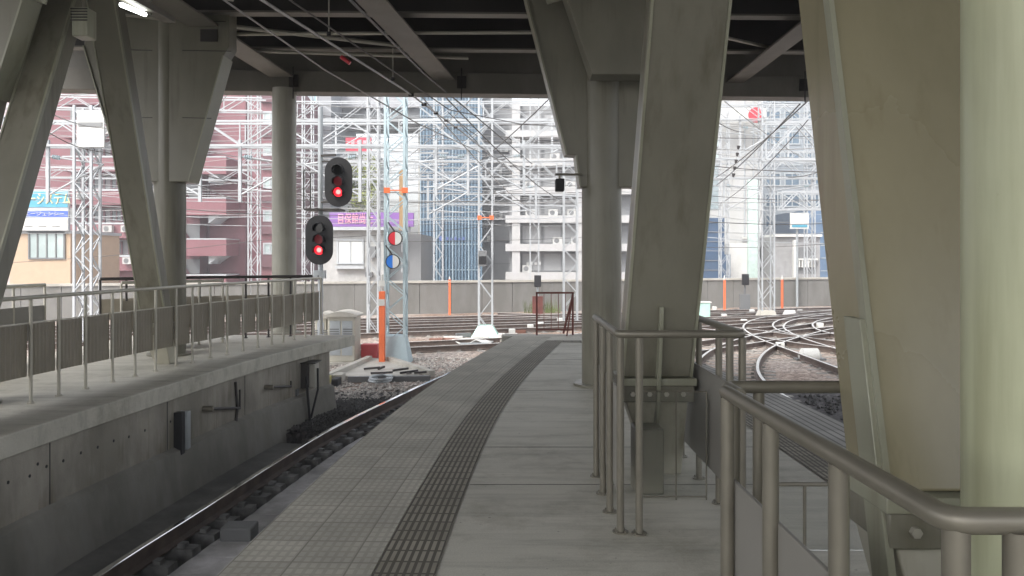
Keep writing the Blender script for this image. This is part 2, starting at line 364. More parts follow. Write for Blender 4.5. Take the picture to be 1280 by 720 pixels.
# ================================================================ GROUND AND PLATFORMS
def struct(mb, name, m, **k): return tag(mb.build(name, m, **k), kind='structure')
g = MB(); g.quad((-600,-300,ZS-.02),(600,-300,ZS-.02),(600,900,ZS-.02),(-600,900,ZS-.02)); struct(g, 'ground', conc_b)
def rough_sheet(x0, x1, y0, y1, z, st, amp, name, m, front=False, right_of=None):
    b = MB(); nx = int((x1-x0)/st)+1; ny = int((y1-y0)/st)+1
    for j in range(ny):
        for i in range(nx):
            xx = x0+i*st
            b.v.append((xx, y0+j*st, z+random.uniform(-amp, amp)))
    for j in range(ny-1):
        for i in range(nx-1):
            a = j*nx+i; b.f.append((a, a+1, a+nx+1, a+nx))
    if front:
        k = len(b.v)
        for i in range(nx): b.v.append((x0+i*st, y0-.02, ZS-.02))
        for i in range(nx-1): b.f.append((k+i, k+i+1, i+1, i))
    return struct(b, name, m)
rough_sheet(-60, 70, 16.6, 62, ZB, .5, .02, 'ballast_ground', ballast)
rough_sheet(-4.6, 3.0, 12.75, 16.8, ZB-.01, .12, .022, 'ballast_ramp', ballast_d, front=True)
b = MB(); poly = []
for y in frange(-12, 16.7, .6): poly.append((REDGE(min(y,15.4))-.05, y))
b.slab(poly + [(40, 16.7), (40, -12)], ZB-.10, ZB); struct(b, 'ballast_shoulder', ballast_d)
b = MB().quad((-60,60,ZB-.1),(70,60,ZB-.1),(70,80,ZB-.1),(-60,80,ZB-.1)); struct(b, 'far_ground', conc_l)

# near platform: solid body with an overhanging top
YE = 15.35
ys = frange(-12, YE, .5)
body = MB(); body.slab([(EDGE(y)+.22, y) for y in ys] + [(REDGE(y)-.22, y) for y in reversed(ys)], ZS-.01, -.18)
struct(body, 'platform_base', conc)
top = MB(); top.slab([(EDGE(y), y) for y in ys] + [(REDGE(y), y) for y in reversed(ys)], -.18, 0)
struct(top, 'platform', floorm, bevel=.01)
struct(ribbon(EDGE, -11, YE-.06, .012, .745, .004), 'platform_edge_paving', tilem)
struct(ribbon(EDGE, -11, 14.6, .752, 1.052, .006), 'tactile_strip', stripm)
q = MB(); q.uv = []
x0 = norm(EDGE, 14.6, .9)[0]
for x, u in ((x0, 0), (1.75, 1.75-x0)): q.v += [(x, 14.15, .008), (x, 14.45, .008)]; q.uv += [(u, 0), (u, .3)]
q.f.append((0, 2, 3, 1)); struct(q, 'tactile_strip_end', stripm)
struct(ribbon(REDGE, -11, YE-.06, -.62, -.012, .004), 'platform_ribbed_paving', ribm)
struct(ribbon(REDGE, -11, 14.4, -.93, -.628, .006), 'tactile_strip_right', stripm)
q = MB()
for y in (1.2, 4.35+1.0, 6.4, 9.1, 11.8): q.box(norm(EDGE, y, 1.07)[0], REDGE(y)-.95, y, y+.006, .0012, .0022)
struct(q, 'paving_joints', black)

# left platform
ys = frange(-12, 15.5, .5)
top = MB(); top.slab([(-7.3, y) for y in ys] + [(LEDGE(y), y) for y in reversed(ys)], -.20, 0)
struct(top, 'left_platform', floorm, bevel=.012)
ysw = frange(-12, 14.6, .5)
wall = MB(); wall.slab([(-7.2, y) for y in ysw] + [(LEDGE(y)-.07, y) for y in reversed(ysw)], ZS-.01, -.20); struct(wall, 'left_platform_wall', conc)
led = MB()
for a, b_ in zip(ysw[:-1], ysw[1:]):
    xa, xb = LEDGE(a)-.07, LEDGE(b_)-.07; xt = .05
    led.hexa([(xa-.05,a,ZS),(xa+.16,a,ZS),(xb+.16,b_,ZS),(xb-.05,b_,ZS)], [(xa-.05,a,-.78),(xa+.08,a,-.84),(xb+.08,b_,-.84),(xb-.05,b_,-.78)])
struct(led, 'left_wall_plinth', conc_m)
# low drain kerb and lighter slab along the trackbed
k = MB()
for a, b_ in zip(frange(-8,12.5,.5)[:-1], frange(-8,12.5,.5)[1:]):
    k.hexa([(LEDGE(a)+.09,a,ZS-.01),(RAIL1(a)-.48,a,ZS-.01),(RAIL1(b_)-.48,b_,ZS-.01),(LEDGE(b_)+.09,b_,ZS-.01)],
           [(LEDGE(a)+.09,a,ZS+.07),(RAIL1(a)-.48,a,ZS+.05),(RAIL1(b_)-.48,b_,ZS+.05),(LEDGE(b_)+.09,b_,ZS+.07)])
struct(k, 'trackbed_haunch', conc_b)
k = MB()
for a, b_ in zip(frange(-8,16.5,.42)[:-1], frange(-8,16.5,.42)[1:]):
    b2 = b_-.012
    k.hexa([(RAIL1(a)+.24,a,ZS-.01),(EDGE(a)+.2,a,ZS-.01),(EDGE(b2)+.2,b2,ZS-.01),(RAIL1(b2)+.24,b2,ZS-.01)],
           [(RAIL1(a)+.27,a,-1.34),(EDGE(a)+.2,a,-1.34),(EDGE(b2)+.2,b2,-1.34),(RAIL1(b2)+.27,b2,-1.34)])
struct(k, 'centre_slab', mat('slab_pale', (.62,.61,.63), .7, var=.2, scale=3, stain=.45))
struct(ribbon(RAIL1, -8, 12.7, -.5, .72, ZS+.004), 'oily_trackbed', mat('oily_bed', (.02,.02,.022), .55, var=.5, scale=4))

# ================================================================ TRACKS
yard_head = mat('worn_rail_head', (.80, .79, .77), .42, .7, var=.06, scale=9)
def rail_mesh(path, parent, name='rail', head=None):
    # T-rail swept along a plan path; the running surface is its own polished sub-part
    sec = [(-.065,-.17),(.065,-.17),(.065,-.155),(.012,-.135),(.012,-.045),(.034,-.035),(.034,-.006),(-.034,-.006),(-.034,-.035),(-.012,-.045),(-.012,-.135),(-.065,-.155)]
    cap = [(-.034,-.006),(.034,-.006),(.034,-.002),(.024,0),(-.024,0),(-.034,-.002)]
    def sweep(sc):
        m = MB(); k = len(sc)
        for i, p in enumerate(path):
            a = path[max(i-1,0)]; b = path[min(i+1,len(path)-1)]; dx, dy = b[0]-a[0], b[1]-a[1]; l = hypot(dx,dy); nx, ny = dy/l, -dx/l
            for s_, z in sc: m.v.append((p[0]+nx*s_, p[1]+ny*s_, ZR+z))
        for i in range(len(path)-1):
            for j in range(k): m.f.append((i*k+j, i*k+(j+1)%k, (i+1)*k+(j+1)%k, (i+1)*k+j))
        m.f += [tuple(range(k)), tuple(range((len(path)-1)*k, len(path)*k))]
        return m
    r = sweep(sec).build(name, railside, parent, smooth=False)
    sweep(cap).build('rail_head', head or railtop, r, smooth=False); return r
def smooth_path(pts, step=.7):
    fx = [(i, p[0]) for i, p in enumerate(pts)]; fy = [(i, p[1]) for i, p in enumerate(pts)]
    X, Yf = curve_fn(fx), curve_fn(fy); out = []; n = len(pts)-1
    tot = sum(hypot(pts[i+1][0]-pts[i][0], pts[i+1][1]-pts[i][1]) for i in range(n)); k = max(4, int(tot/step))
    return [(X(n*i/k), Yf(n*i/k)) for i in range(k+1)]
def offset(path, d):
    out = []
    for i, p in enumerate(path):
        a = path[max(i-1,0)]; b = path[min(i+1,len(path)-1)]; dx, dy = b[0]-a[0], b[1]-a[1]; l = hypot(dx,dy); out.append((p[0]+dy/l*d, p[1]-dx/l*d))
    return out
def sleeper_proto(l, w_, h):
    m = MB(); m.hexa([(-l/2,-w_/2,-h),(l/2,-w_/2,-h),(l/2,w_/2,-h),(-l/2,w_/2,-h)], [(-l/2+.02,-w_/2+.02,0),(l/2-.02,-w_/2+.02,0),(l/2-.02,w_/2-.02,0),(-l/2+.02,w_/2-.02,0)])
    for s_ in (-.72, .72):
        if l > 1.2:
            m.box(s_-.15, s_-.08, -.05, .05, 0, .035); m.box(s_+.08, s_+.15, -.05, .05, 0, .035)
    me = m.build('sleeper', tie, origin=(0,0,0), smooth=False); d = me.data; bpy.data.objects.remove(me); return d
SL = sleeper_proto(2.3, .24, .14)
def track(centre, label, spacing=.62, z=-1.272, gauge=1.435):
    t = thing('railway_track', label, 'railway track', (centre[0][0], centre[0][1], ZB), 'railway tracks')
    rail_mesh(offset(centre, -gauge/2), t, head=yard_head); rail_mesh(offset(centre, gauge/2), t, head=yard_head)
    acc = 0
    for i in range(len(centre)-1):
        (x0,y0),(x1,y1) = centre[i], centre[i+1]; l = hypot(x1-x0,y1-y0)
        while acc < l:
            f = acc/l; o = bpy.data.objects.new('sleeper', SL); C.objects.link(o); o.parent = t
            x, y = x0+(x1-x0)*f, y0+(y1-y0)*f
            o.location = (x-centre[0][0], y-centre[0][1], z-ZB); o.rotation_euler = (0,0,atan2(y1-y0,x1-x0)-pi/2)
            acc += spacing
        acc -= l
    return t
# main track beside the platform: near part on a slab with short fastening blocks
t = thing('railway_track', 'polished rail on short concrete blocks between the two platforms', 'railway track', (RAIL1(0)+.72, 0, ZS), 'railway tracks')
p1 = [(RAIL1(y), y) for y in frange(-8, 40, .4)]
rail_mesh(p1, t)
rail_mesh(offset(p1, 1.435), t)
def blk(l, h):
    m = MB(); m.hexa([(-l/2,-.085,-h),(l/2,-.085,-h),(l/2,.085,-h),(-l/2,.085,-h)], [(-l/2+.01,-.08,0),(l/2-.01,-.08,0),(l/2-.01,.08,0),(-l/2+.01,.08,0)])
    m.box(-.14,-.07,-.045,.045,0,.04); m.box(.07,.14,-.045,.045,0,.04)
    o = m.build('sleeper_block', mat('oily_block', (.20,.20,.20), .7, var=.5, scale=7, stain=.5), origin=(0,0,0), smooth=False); d = o.data; bpy.data.objects.remove(o); return d
BK = blk(.50, .2)
y = 1.0
while y < 16.0:
    a = atan2(1, (RAIL1(y+.1)-RAIL1(y-.1))/.2) - pi/2
    o = bpy.data.objects.new('sleeper_block', BK); C.objects.link(o); o.parent = t
    o.location = (RAIL1(y)+.03-t.location.x, y, -1.272-ZS); o.rotation_euler = (0,0,a); y += .42
y = 16.2
while y < 38:
    xx = RAIL1(y)+.72; a = atan2(1, (RAIL1(y+.1)-RAIL1(y-.1))/.2) - pi/2
    o = bpy.data.objects.new('sleeper', SL); C.objects.link(o); o.parent = t; o.location = (xx-t.location.x, y-.1, -1.272-ZS); o.rotation_euler = (0,0,a); y += .6
o = MB().box(RAIL1(8.2)+.30, RAIL1(8.2)+.62, 8.05, 8.30, -1.46, -1.21).build('rail_lubricator', greyd, t, bevel=.02)

tc = smooth_path([(4.6,-8),(4.55,4),(4.5,8.7),(4.35,12),(4.55,16.5),(5.4,20),(6.9,23.5),(9.0,26.8),(12.4,31),(18,36)])
track(tc, 'track curving right past the right edge of the platform')
track(smooth_path([(8.4,18.5),(8.5,22),(8.7,26.3),(9.6,30.5),(11.8,34.5),(16.5,39)]), 'track with an S bend crossing the junction on the right')
track(smooth_path([(2.2,20.5),(5.6,23.6),(9.0,26.8),(13.5,30),(20,33.4)]), 'track slanting across the junction from lower left to right')
track(smooth_path([(16.5,15),(12.5,19.5),(9.6,24),(8.0,28.5),(5.4,33),(-1,36.6)]), 'track leading from the lower right back to the left across the junction')
track(smooth_path([(12.8,22.0),(10.6,25.2),(10.3,29),(12.2,33.5),(16.4,37.5),(22,40)]), 'track behind the S bend, nearest the far wall on the right')
track(smooth_path([(-22,22.4),(-12,25.6),(-3,28.8),(5,31.8),(14,35),(26,39.5)]), 'long track running left to right before the far wall, nearest platform end')
track(smooth_path([(-26,24.0),(-14,27.9),(-4,31.2),(5,34.2),(15,37.6),(28,42)]), 'second of the long tracks running left to right before the far wall')
track(smooth_path([(-28,26.2),(-15,30.3),(-4,33.8),(6,37.0),(16,40.2),(29,44.5)]), 'third long track, right under the far grey wall')
track(smooth_path([(-14,19.6),(-8,21.6),(-4.5,23.2),(0,25.2),(5,27.9),(11,31.5)]), 'track passing behind the blue lattice mast, closest to it')

# loose stones
def stones(n, fn, name, m, r0, r1, label):
    b = MB()
    for _ in range(n):
        x, y, z = fn(); r = random.uniform(r0, r1); i = len(b.v)
        for k in range(6):
            d = [(1,0,0),(-1,0,0),(0,1,0),(0,-1,0),(0,0,1),(0,0,-1)][k]; rr = r*random.uniform(.6,1.25)
            b.v.append((x+d[0]*rr+random.uniform(-r,r)*.3, y+d[1]*rr+random.uniform(-r,r)*.3, z+d[2]*rr*.8))
        for f in ((0,2,4),(2,1,4),(1,3,4),(3,0,4),(2,0,5),(1,2,5),(3,1,5),(0,3,5)): b.f.append(tuple(i+j for j in f))
    o = b.build(name, m, smooth=False); return tag(o, label, 'gravel', kind='stuff')
def f1():
    y = random.uniform(12.8, 15.6); return random.uniform(LEDGE(min(y,14.5))-.1, RAIL1(y)-.1), y, ZB+.02+max(0,(-2.6-RAIL1(y)))*0
stones(2600, f1, 'dark_ballast', stoned, .025, .055, 'ballast heaped at the end of the left platform wall, shadow painted into its colour')
def f2():
    y = random.uniform(15.3, 22); return random.uniform(-5.5, EDGE(min(y,22))+.4), y, ZB+.01
stones(4200, f2, 'pale_ballast', stonem, .03, .06, 'pale loose ballast beside the rail past the platform end')
def f3():
    y = random.uniform(8, 16); return random.uniform(5.6, 9.5), y, ZB+.02
stones(1800, f3, 'track_ballast', stoned, .03, .06, 'shadow-toned ballast along the track right of the platform')

# ================================================================ FAR WALL
t = thing('boundary_wall', 'long grey concrete retaining wall behind all the tracks', 'wall', (0, 40.2, ZB), None)
P0, P1 = (-42, 28.4), (48, 53.6)
n = 60
for i in range(n):
    a = (P0[0]+(P1[0]-P0[0])*i/n, P0[1]+(P1[1]-P0[1])*i/n); b_ = (P0[0]+(P1[0]-P0[0])*(i+.985)/n, P0[1]+(P1[1]-P0[1])*(i+.985)/n)
    MB().obox(a, b_, .22, ZB-.1, .22).build('wall_panel', conc_w, t, smooth=False)
MB().obox((P0[0],P0[1]), (P1[0],P1[1]), .34, .223, .33).build('coping', conc_l, t, smooth=False)

# ================================================================ STRUCTURE OVERHEAD
DZ = 6.0
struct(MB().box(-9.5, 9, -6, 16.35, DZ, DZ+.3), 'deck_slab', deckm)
def girder(name, label, p, q, zb, h, fw, m, fm):
    t = thing(name, label, 'girder', (p[0], p[1], zb), 'girders under the deck')
    MB().obox(p, q, .03, zb+.031, zb+h).build('web', m, t, smooth=False)
    MB().obox(p, q, fw, zb, zb+.03).build('bottom_flange', fm, t, smooth=False)
    return t
girder('end_beam', 'pale edge beam closing the deck above the track mouths', (-9.4,15.87), (8.9,16.46), 5.15, .84, .34, beamst, beamst)
eb = thing('edge_girder', 'deep olive box beam across the end of the deck', 'girder', (0,16.1,4.75), 'girders under the deck')
MB().hexa([(-13,15.45,4.80),(13,16.45,4.72),(13,16.9,4.72),(-13,15.9,4.80)], [(-13,15.45,5.22),(13,16.45,5.14),(13,16.9,5.14),(-13,15.9,5.22)]).build('box_section', beamst, eb, bevel=.015)
for x in (-9.6, -6.2, -4.3, -1.0, 2.4, 5.9, 9.3):
    MB().box(x-.09, x+.09, 15.4+(x+13)*.0385, 15.44+(x+13)*.0385, 4.86, 5.1).build('hanger_bracket', darkst, eb)
    MB().tube([(x, 15.38+(x+13)*.0385, 5.25), (x, 15.38+(x+13)*.0385, 4.62)], .012, 6).build('hanger_rod', darkst, eb)
for i, (yy, lb) in enumerate(((14.35,'dark cross girder just inside the end beam'),(12.25,'second dark cross girder from the end beam'),(10.2,'third dark cross girder from the end beam'),(8.1,'fourth cross girder, above the near round column'),(5.5,'cross girder above the sloping legs'),(2.6,'cross girder almost above the camera'),(-.5,'cross girder behind the camera'),(-4,'rearmost cross girder behind the camera'))):
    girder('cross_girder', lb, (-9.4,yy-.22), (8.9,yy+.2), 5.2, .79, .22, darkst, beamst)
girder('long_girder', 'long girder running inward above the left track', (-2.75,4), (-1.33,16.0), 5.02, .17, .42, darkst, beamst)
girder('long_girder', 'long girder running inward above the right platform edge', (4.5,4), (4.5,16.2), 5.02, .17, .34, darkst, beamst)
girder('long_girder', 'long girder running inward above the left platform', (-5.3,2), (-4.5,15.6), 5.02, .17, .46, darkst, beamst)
# diagonal bracing and conduits under the deck
for a, b_, r, lb in (((-9,10.5,5.15),(-1.6,13.8,5.12),.035,'pale conduit slanting under the dark deck'),((-6,12.9,5.1),(1.0,12.9,5.14),.03,'level conduit beneath the second cross girder'),
                  ((-5.2,14.0,5.14),(-.8,14.6,5.14),.03,'thin conduit beside the inner cross girder'),((1.6,12.0,5.16),(4.6,14.0,5.16),.03,'slanting brace pipe over the platform tip'),((-8,8,5.1),(-3.9,11.2,5.12),.03,'conduit running over the left haunch plate')):
    tag(MB().tube([a, b_], r, 8).build('conduit', steel_l), lb, 'conduit', 'conduits under the deck')

# ================================================================ COLUMNS WITH HAUNCH PLATES
def column(cx, cy, r, label, haunches, z1=5.2, m=paint):
    t = thing('round_column', label, 'column', (cx,cy,0), 'round columns')
    MB().tube([(cx,cy,0.0),(cx,cy,z1)], r, 48).build('shaft', m, t)
    MB().tube([(cx,cy,0),(cx,cy,.03)], r+.10, 32).build('base_plate', m, t)
    for poly, y0, y1 in haunches:
        h = MB().prism(poly, y0, y1).build('haunch_plate', m, t, bevel=.008)
        # edge flanges in the paler olive paint
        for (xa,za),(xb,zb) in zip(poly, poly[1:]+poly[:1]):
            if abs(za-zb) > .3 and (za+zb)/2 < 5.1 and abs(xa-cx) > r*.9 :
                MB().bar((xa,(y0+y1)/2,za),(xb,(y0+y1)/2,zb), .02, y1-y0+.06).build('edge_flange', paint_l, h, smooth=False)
    return t
def P(px, py, Y): p = at(px, py, Y); return (p.x, p.z)
# left column by the left track
Y = 12.3
c1x = (209-HX)/F*Y
LC = column(c1x, Y+.1, .235, 'round olive column with a wide flared plate on the left platform', [
   ([P(206,228,Y),P(240,228,Y),P(283,72,Y),P(290,60,Y),P(290,-20,Y),P(120,-20,Y),P(110,60,Y),P(160,228,Y)], Y-.12, Y+.22)])
def seams(col, name_y, items):
    hp = [c for c in col.children if c.name.startswith('haunch_plate')][0]
    for xa, za, xb, zb in items: MB().bar((xa, name_y, za), (xb, name_y, zb), .012, .008).build('weld_seam', darkst, hp, smooth=False)
    return hp
Yf = Y-.126
hp = seams(LC, Yf, [P(152,62,Yf)+P(190,63,Yf), P(228,63,Yf)+P(289,64,Yf), P(170,147,Yf)+P(190,147,Yf), P(228,147,Yf)+P(264,148,Yf), P(240,26,Yf)+P(282,27,Yf)])
xa, za = P(251,52,Yf); xb, zb = P(272,37,Yf); MB().box(xa, xb, Yf-.02, Yf-.001, za, zb).build('small_hatch', darkst, hp, smooth=False)
Y = 16.0
column((357-HX)/F*Y, Y-.1, .235, 'slim round column at the far end of the left platform', [], z1=4.85, m=mat('pale_grey_column_paint', (.42,.41,.36), .4, var=.06, stain=.12, drip=.2))
Y = 9.5
column((752-HX)/F*Y, Y, .235, 'round column with stepped flared plates on the right platform', [
   ([P(752,235,Y),P(724,235,Y),P(719,196,Y),P(707,195,Y),P(680,90,Y),P(657,0,Y),P(645,-60,Y),P(900,-60,Y),P(850,100,Y),P(800,195,Y),P(790,235,Y)], Y-.14, Y+.14),
   ([P(745,98,Y-.55),P(738,98,Y-.55),P(705,0,Y-.55),P(685,-60,Y-.55),P(900,-60,Y-.55),P(850,98,Y-.55)], Y-.75, Y-.42)])
Y = 8.2
column((-48-HX)/F*Y, Y, .25, 'round column with a flared plate at the left edge of the picture', [
   ([P(-48,160,Y),P(-8,160,Y),P(0,125,Y),P(40,0,Y),P(60,-60,Y),P(-200,-60,Y),P(-120,120,Y),P(-90,160,Y)], Y-.12, Y+.12)])
column(1.30, 1.86, .225, 'large green round column filling the right edge of the picture, side light painted in', [], m=mat('pale_green_column_paint', (.50,.52,.36), .34, var=.08, scale=1.5, stain=.12, drip=.2, bump=.2, bscale=7))  # brighter paint carries the light falling from the right
column(-5.6, -3.5, .235, 'round column on the left platform behind the camera', [])

def leg(x0, x1, yb, s, depth, zb, zt, label, xs=0., m=paint, pedx=0., group='sloping box legs under the deck', fin=None, fo=(.11,.05)):
    """box leg: front face from (x0..x1, yb) leaning with slope s in y per metre of height"""
    t = thing('sloping_leg', label, 'column', ((x0+x1)/2, yb+s*zb*0, 0), group)
    f = lambda z: yb+s*z
    dx = lambda z: xs*z
    bx = MB().hexa([(x0+dx(zb),f(zb),zb),(x1+dx(zb),f(zb),zb),(x1+dx(zb),f(zb)+depth,zb),(x0+dx(zb),f(zb)+depth,zb)],
              [(x0+dx(zt),f(zt),zt),(x1+dx(zt),f(zt),zt),(x1+dx(zt),f(zt)+depth,zt),(x0+dx(zt),f(zt)+depth,zt)]).build('box_leg', m, t, bevel=.012)
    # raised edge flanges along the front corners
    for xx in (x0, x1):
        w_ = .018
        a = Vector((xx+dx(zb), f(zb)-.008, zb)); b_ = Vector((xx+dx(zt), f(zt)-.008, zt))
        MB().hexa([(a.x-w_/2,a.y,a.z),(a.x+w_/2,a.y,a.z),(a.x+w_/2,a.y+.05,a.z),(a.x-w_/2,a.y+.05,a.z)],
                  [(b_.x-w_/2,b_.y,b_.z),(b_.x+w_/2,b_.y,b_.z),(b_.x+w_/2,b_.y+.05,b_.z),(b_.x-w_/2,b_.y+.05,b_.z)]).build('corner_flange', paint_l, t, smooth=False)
    # end plate with bolts, pedestal down to the floor
    yc = f(zb); xm = (x0+x1)/2+dx(zb)
    MB().box(x0+dx(zb)-.03, x1+dx(zb)+.03, yc-.05, yc+depth+.05, zb-.05, zb-.002).build('end_plate', paint_l, t, bevel=.004)
    MB().box(x0+dx(zb)-.015, x1+dx(zb)+.015, yc-.035, yc+depth+.035, zb-.16, zb-.052).build('bearing_block', paint, t, bevel=.006)
    for k in range(4):
        xx = x0+dx(zb)+.06+(x1-x0-.12)*k/3
        MB().disc((xx, yc-.036, zb-.105), (0,-1,0), .017, .018, 6).build('bolt', steel_l, t)
    y2 = f(zb-.16) ; y0_ = f(0)+.02
    MB().hexa([(xm+pedx-.12,y0_+.04,0),(xm+pedx+.10,y0_+.04,0),(xm+pedx+.10,y0_+depth+.04,0),(xm+pedx-.12,y0_+depth+.04,0)],
              [(x0+dx(zb)+.02,yc,zb-.162),(x1+dx(zb)-.02,yc,zb-.162),(x1+dx(zb)-.02,yc+depth,zb-.162),(x0+dx(zb)+.02,yc+depth,zb-.162)])                   .build('pedestal', mat('pale_footing_paint', (.52,.50,.42), .45, var=.06, stain=.15, drip=.25), t, bevel=.01)
    if fin:
        xf, z0, z1 = fin
        MB().hexa([(xf-.012,f(z0)-fo[0],z0),(xf+.012,f(z0)-fo[0],z0),(xf+.012,f(z0)+fo[1],z0),(xf-.012,f(z0)+fo[1],z0)],
                  [(xf-.012,f(z1)-fo[0]*.4,z1),(xf+.012,f(z1)-fo[0]*.4,z1),(xf+.012,f(z1)+fo[1],z1),(xf-.012,f(z1)+fo[1],z1)]).build('stiffener_fin', paint_l, t, bevel=.003)
    return t
ZT = 5.15
leg(.715, 1.17, 5.55, -.29, .28, .72, ZT, 'leaning box leg rising from inside the middle tube railing', xs=.035, fin=(.97, .30, 1.20), pedx=.12)
leg(1.13, 1.66, 2.18, .27, .30, .82, ZT, 'huge leaning box leg beside the pale round column', xs=.0, fin=(1.117, .2, 1.33), fo=(-.01,.13), m=mat('tan_olive_paint', (.30,.27,.18), .27, var=.08, scale=1.2, stain=.15, drip=.25, bump=.08, bscale=6))  # warm light on this leg is put into its own paint tone
leg(-5.10, -4.77, 11.25, -.36, .26, .6, ZT, 'leaning box leg whose foot meets the left platform railing', xs=0)
leg(-5.13, -4.80, 6.78, .455, .26, .6, ZT, 'dark leaning box leg crossing the upper left corner', xs=0)
# boxes at the apex of the left legs
t = thing('loudspeaker', 'small ribbed grey box hung where the left legs meet', 'speaker', tuple(at(105,48,8.6)))
p = at(96, 48, 8.6); q2 = at(115, 12, 8.6)
MB().box(p.x, q2.x, 8.5, 8.7, p.z, q2.z).build('housing', paint_l, t, bevel=.01)
for k in range(5): MB().box(p.x-.006, q2.x+.006, 8.485, 8.497, p.z+.16+k*.03, p.z+.172+k*.03).build('grille_bar', darkst, t)
MB().tube([(p.x+.08, 8.6, q2.z), (p.x+.08, 8.6, 5.2)], .02, 8).build('hanger_rod', steel, t)
# light fitting with a lit tube
t = thing('strip_light', 'lit fluorescent strip light under the deck at upper left', 'light', tuple(at(170,10,7.6)))
a, b_ = at(140, -6, 6.9), at(212, 31, 9.6)
MB().bar(a+Vector((.0,0,.06)), b_+Vector((.0,0,.06)), .14, .07).build('fitting_body', beamst, t, bevel=.005)
c_, d_ = at(152, 6, 7.3), at(181, 18, 8.35)
MB().tube([c_, d_], .022, 12).build('lit_tube', tube_on, t)
for f_ in (.1, .6): pz = a.lerp(b_, f_); MB().tube([pz, (pz.x, pz.y, 6.0)], .01, 6).build('hanger_rod', steel, t)

# ================================================================ RAILINGS
def round_path(pts, r=.06, n=4):
    out = [Vector(pts[0])]
    for i in range(1, len(pts)-1):
        p, a, b_ = Vector(pts[i]), Vector(pts[i-1]), Vector(pts[i+1]); u = (a-p).normalized(); v = (b_-p).normalized()
        for k in range(n+1):
            t_ = k/n; s_, e_ = p+u*r, p+v*r; out.append(s_*(1-t_)**2 + p*2*t_*(1-t_) + e_*t_**2)
    return out + [Vector(pts[-1])]
def post(t, x, y, r, z1, m=steel, z0=0.):
    pm = MB().tube([(x,y,z0),(x,y,z1)], r, 16).build('post', m, t)
    pl = MB().tube([(x,y,z0),(x,y,z0+.008)], r*2.1, 16)
    for k in range(4): pl.tube([(x+r*1.6*cos(k*pi/2+.8),y+r*1.6*sin(k*pi/2+.8),z0+.008),(x+r*1.6*cos(k*pi/2+.8),y+r*1.6*sin(k*pi/2+.8),z0+.018)], .005, 6)
    pl.build('base_plate', m, pm)
# railing around the middle leg
H = 1.10
t = thing('tube_railing', 'waist-high steel tube railing boxed around the middle leaning leg', 'railing', (.9,4.4,0), 'tube railings on the near platform')
MB().tube(round_path([(.585,5.62,H),(.585,4.40,H),(1.275,4.40,H),(1.30,6.4,H)], .05), .022, 18).build('top_rail', steel, t)
for x, y in ((.585,5.55),(.585,5.15),(.585,4.78),(.60,4.43),(.70,4.40),(1.20,4.41),(1.275,4.43),(1.28,4.95),(1.285,5.5),(1.295,6.1)): post(t, x, y, .021, H-.02)
MB().box(.600, .612, 4.62, 5.60, .19, .78).build('side_panel', panelg, t, bevel=.003)
MB().box(1.245, 1.257, 4.62, 6.3, .19, .80).build('side_panel', panelg, t, bevel=.003)
# low clear guard at the foot of the leg
tag(MB().box(.79,.975,5.12,5.34,0,.42).build('foot_box', paint, bevel=.012), 'dark grey box on the floor beside the middle leg foot', 'box')
t = thing('clear_guard', 'low clear sheet guard in a thin frame around the leaning leg foot', 'guard', (1.05,4.95,0), None)
x0, x1, yy, z1 = .80, 1.22, 5.02, .68
for x in (x0, (x0+x1)/2+.02, x1): MB().tube([(x,yy,0),(x,yy,z1)], .005, 6).build('frame_bar', steel, t)
for z in (.02, z1): MB().tube([(x0,yy,z),(x1,yy,z)], .005, 6).build('frame_bar', steel, t)
MB().box(x0, x1, yy+.008, yy+.012, .02, z1).build('clear_sheet', acryl, t, smooth=False)
# near railing
t = thing('tube_railing', 'nearest steel tube railing cutting across the lower right corner', 'railing', (.7,1.9,0), 'tube railings on the near platform')
MB().tube(round_path([(.70,2.62,H-.015),(.735,1.345,H-.015),(1.9,1.33,H-.015)], .035), .0225, 24).build('top_rail', steel, t)
for x, y in ((.70,2.60),(.711,2.20),(.723,1.77),(.752,1.355),(.845,1.338),(1.5,1.33)): post(t, x, y, .0225, H-.03)
MB().hexa([(.735,1.42,.12),(.748,1.42,.12),(.733,2.64,.12),(.720,2.64,.12)], [(.735,1.42,.80),(.748,1.42,.80),(.733,2.64,.80),(.720,2.64,.80)]).build('side_panel', panelg, t, bevel=.003)
MB().box(.80,1.9,1.38,1.392,.12,.72).build('side_panel', panelg, t, bevel=.003)
t = thing('tube_railing', 'steel tube railing just beyond the nearest one, running behind the huge leg', 'railing', (.9,2.75,0), 'tube railings on the near platform')
MB().tube(round_path([(.745,2.62,H-.025),(.745,2.78,H-.025),(1.9,2.78,H-.025)], .03), .022, 18).build('top_rail', steel, t)
for x, y in ((.775,2.80),(1.45,2.79),(1.85,2.79)): post(t, x, y, .022, H-.04)
post(t, .86, 2.79, .02, H-.04, m=steel)
# low barrier on the right
t = thing('low_barrier', 'thin low rail barrier on the floor behind the near railings', 'barrier', (1.6,4.1,0), None)
MB().tube([(1.33,4.1,.36),(2.0,4.1,.36)], .011, 8).build('top_rail', steel, t)
for x in (1.50, 1.70, 1.92): MB().tube([(x,4.1,0),(x,4.1,.36)], .009, 8).build('post', steel, t)
MB().box(1.34,1.99,4.104,4.108,.02,.35).build('clear_sheet', acryl, t, smooth=False)

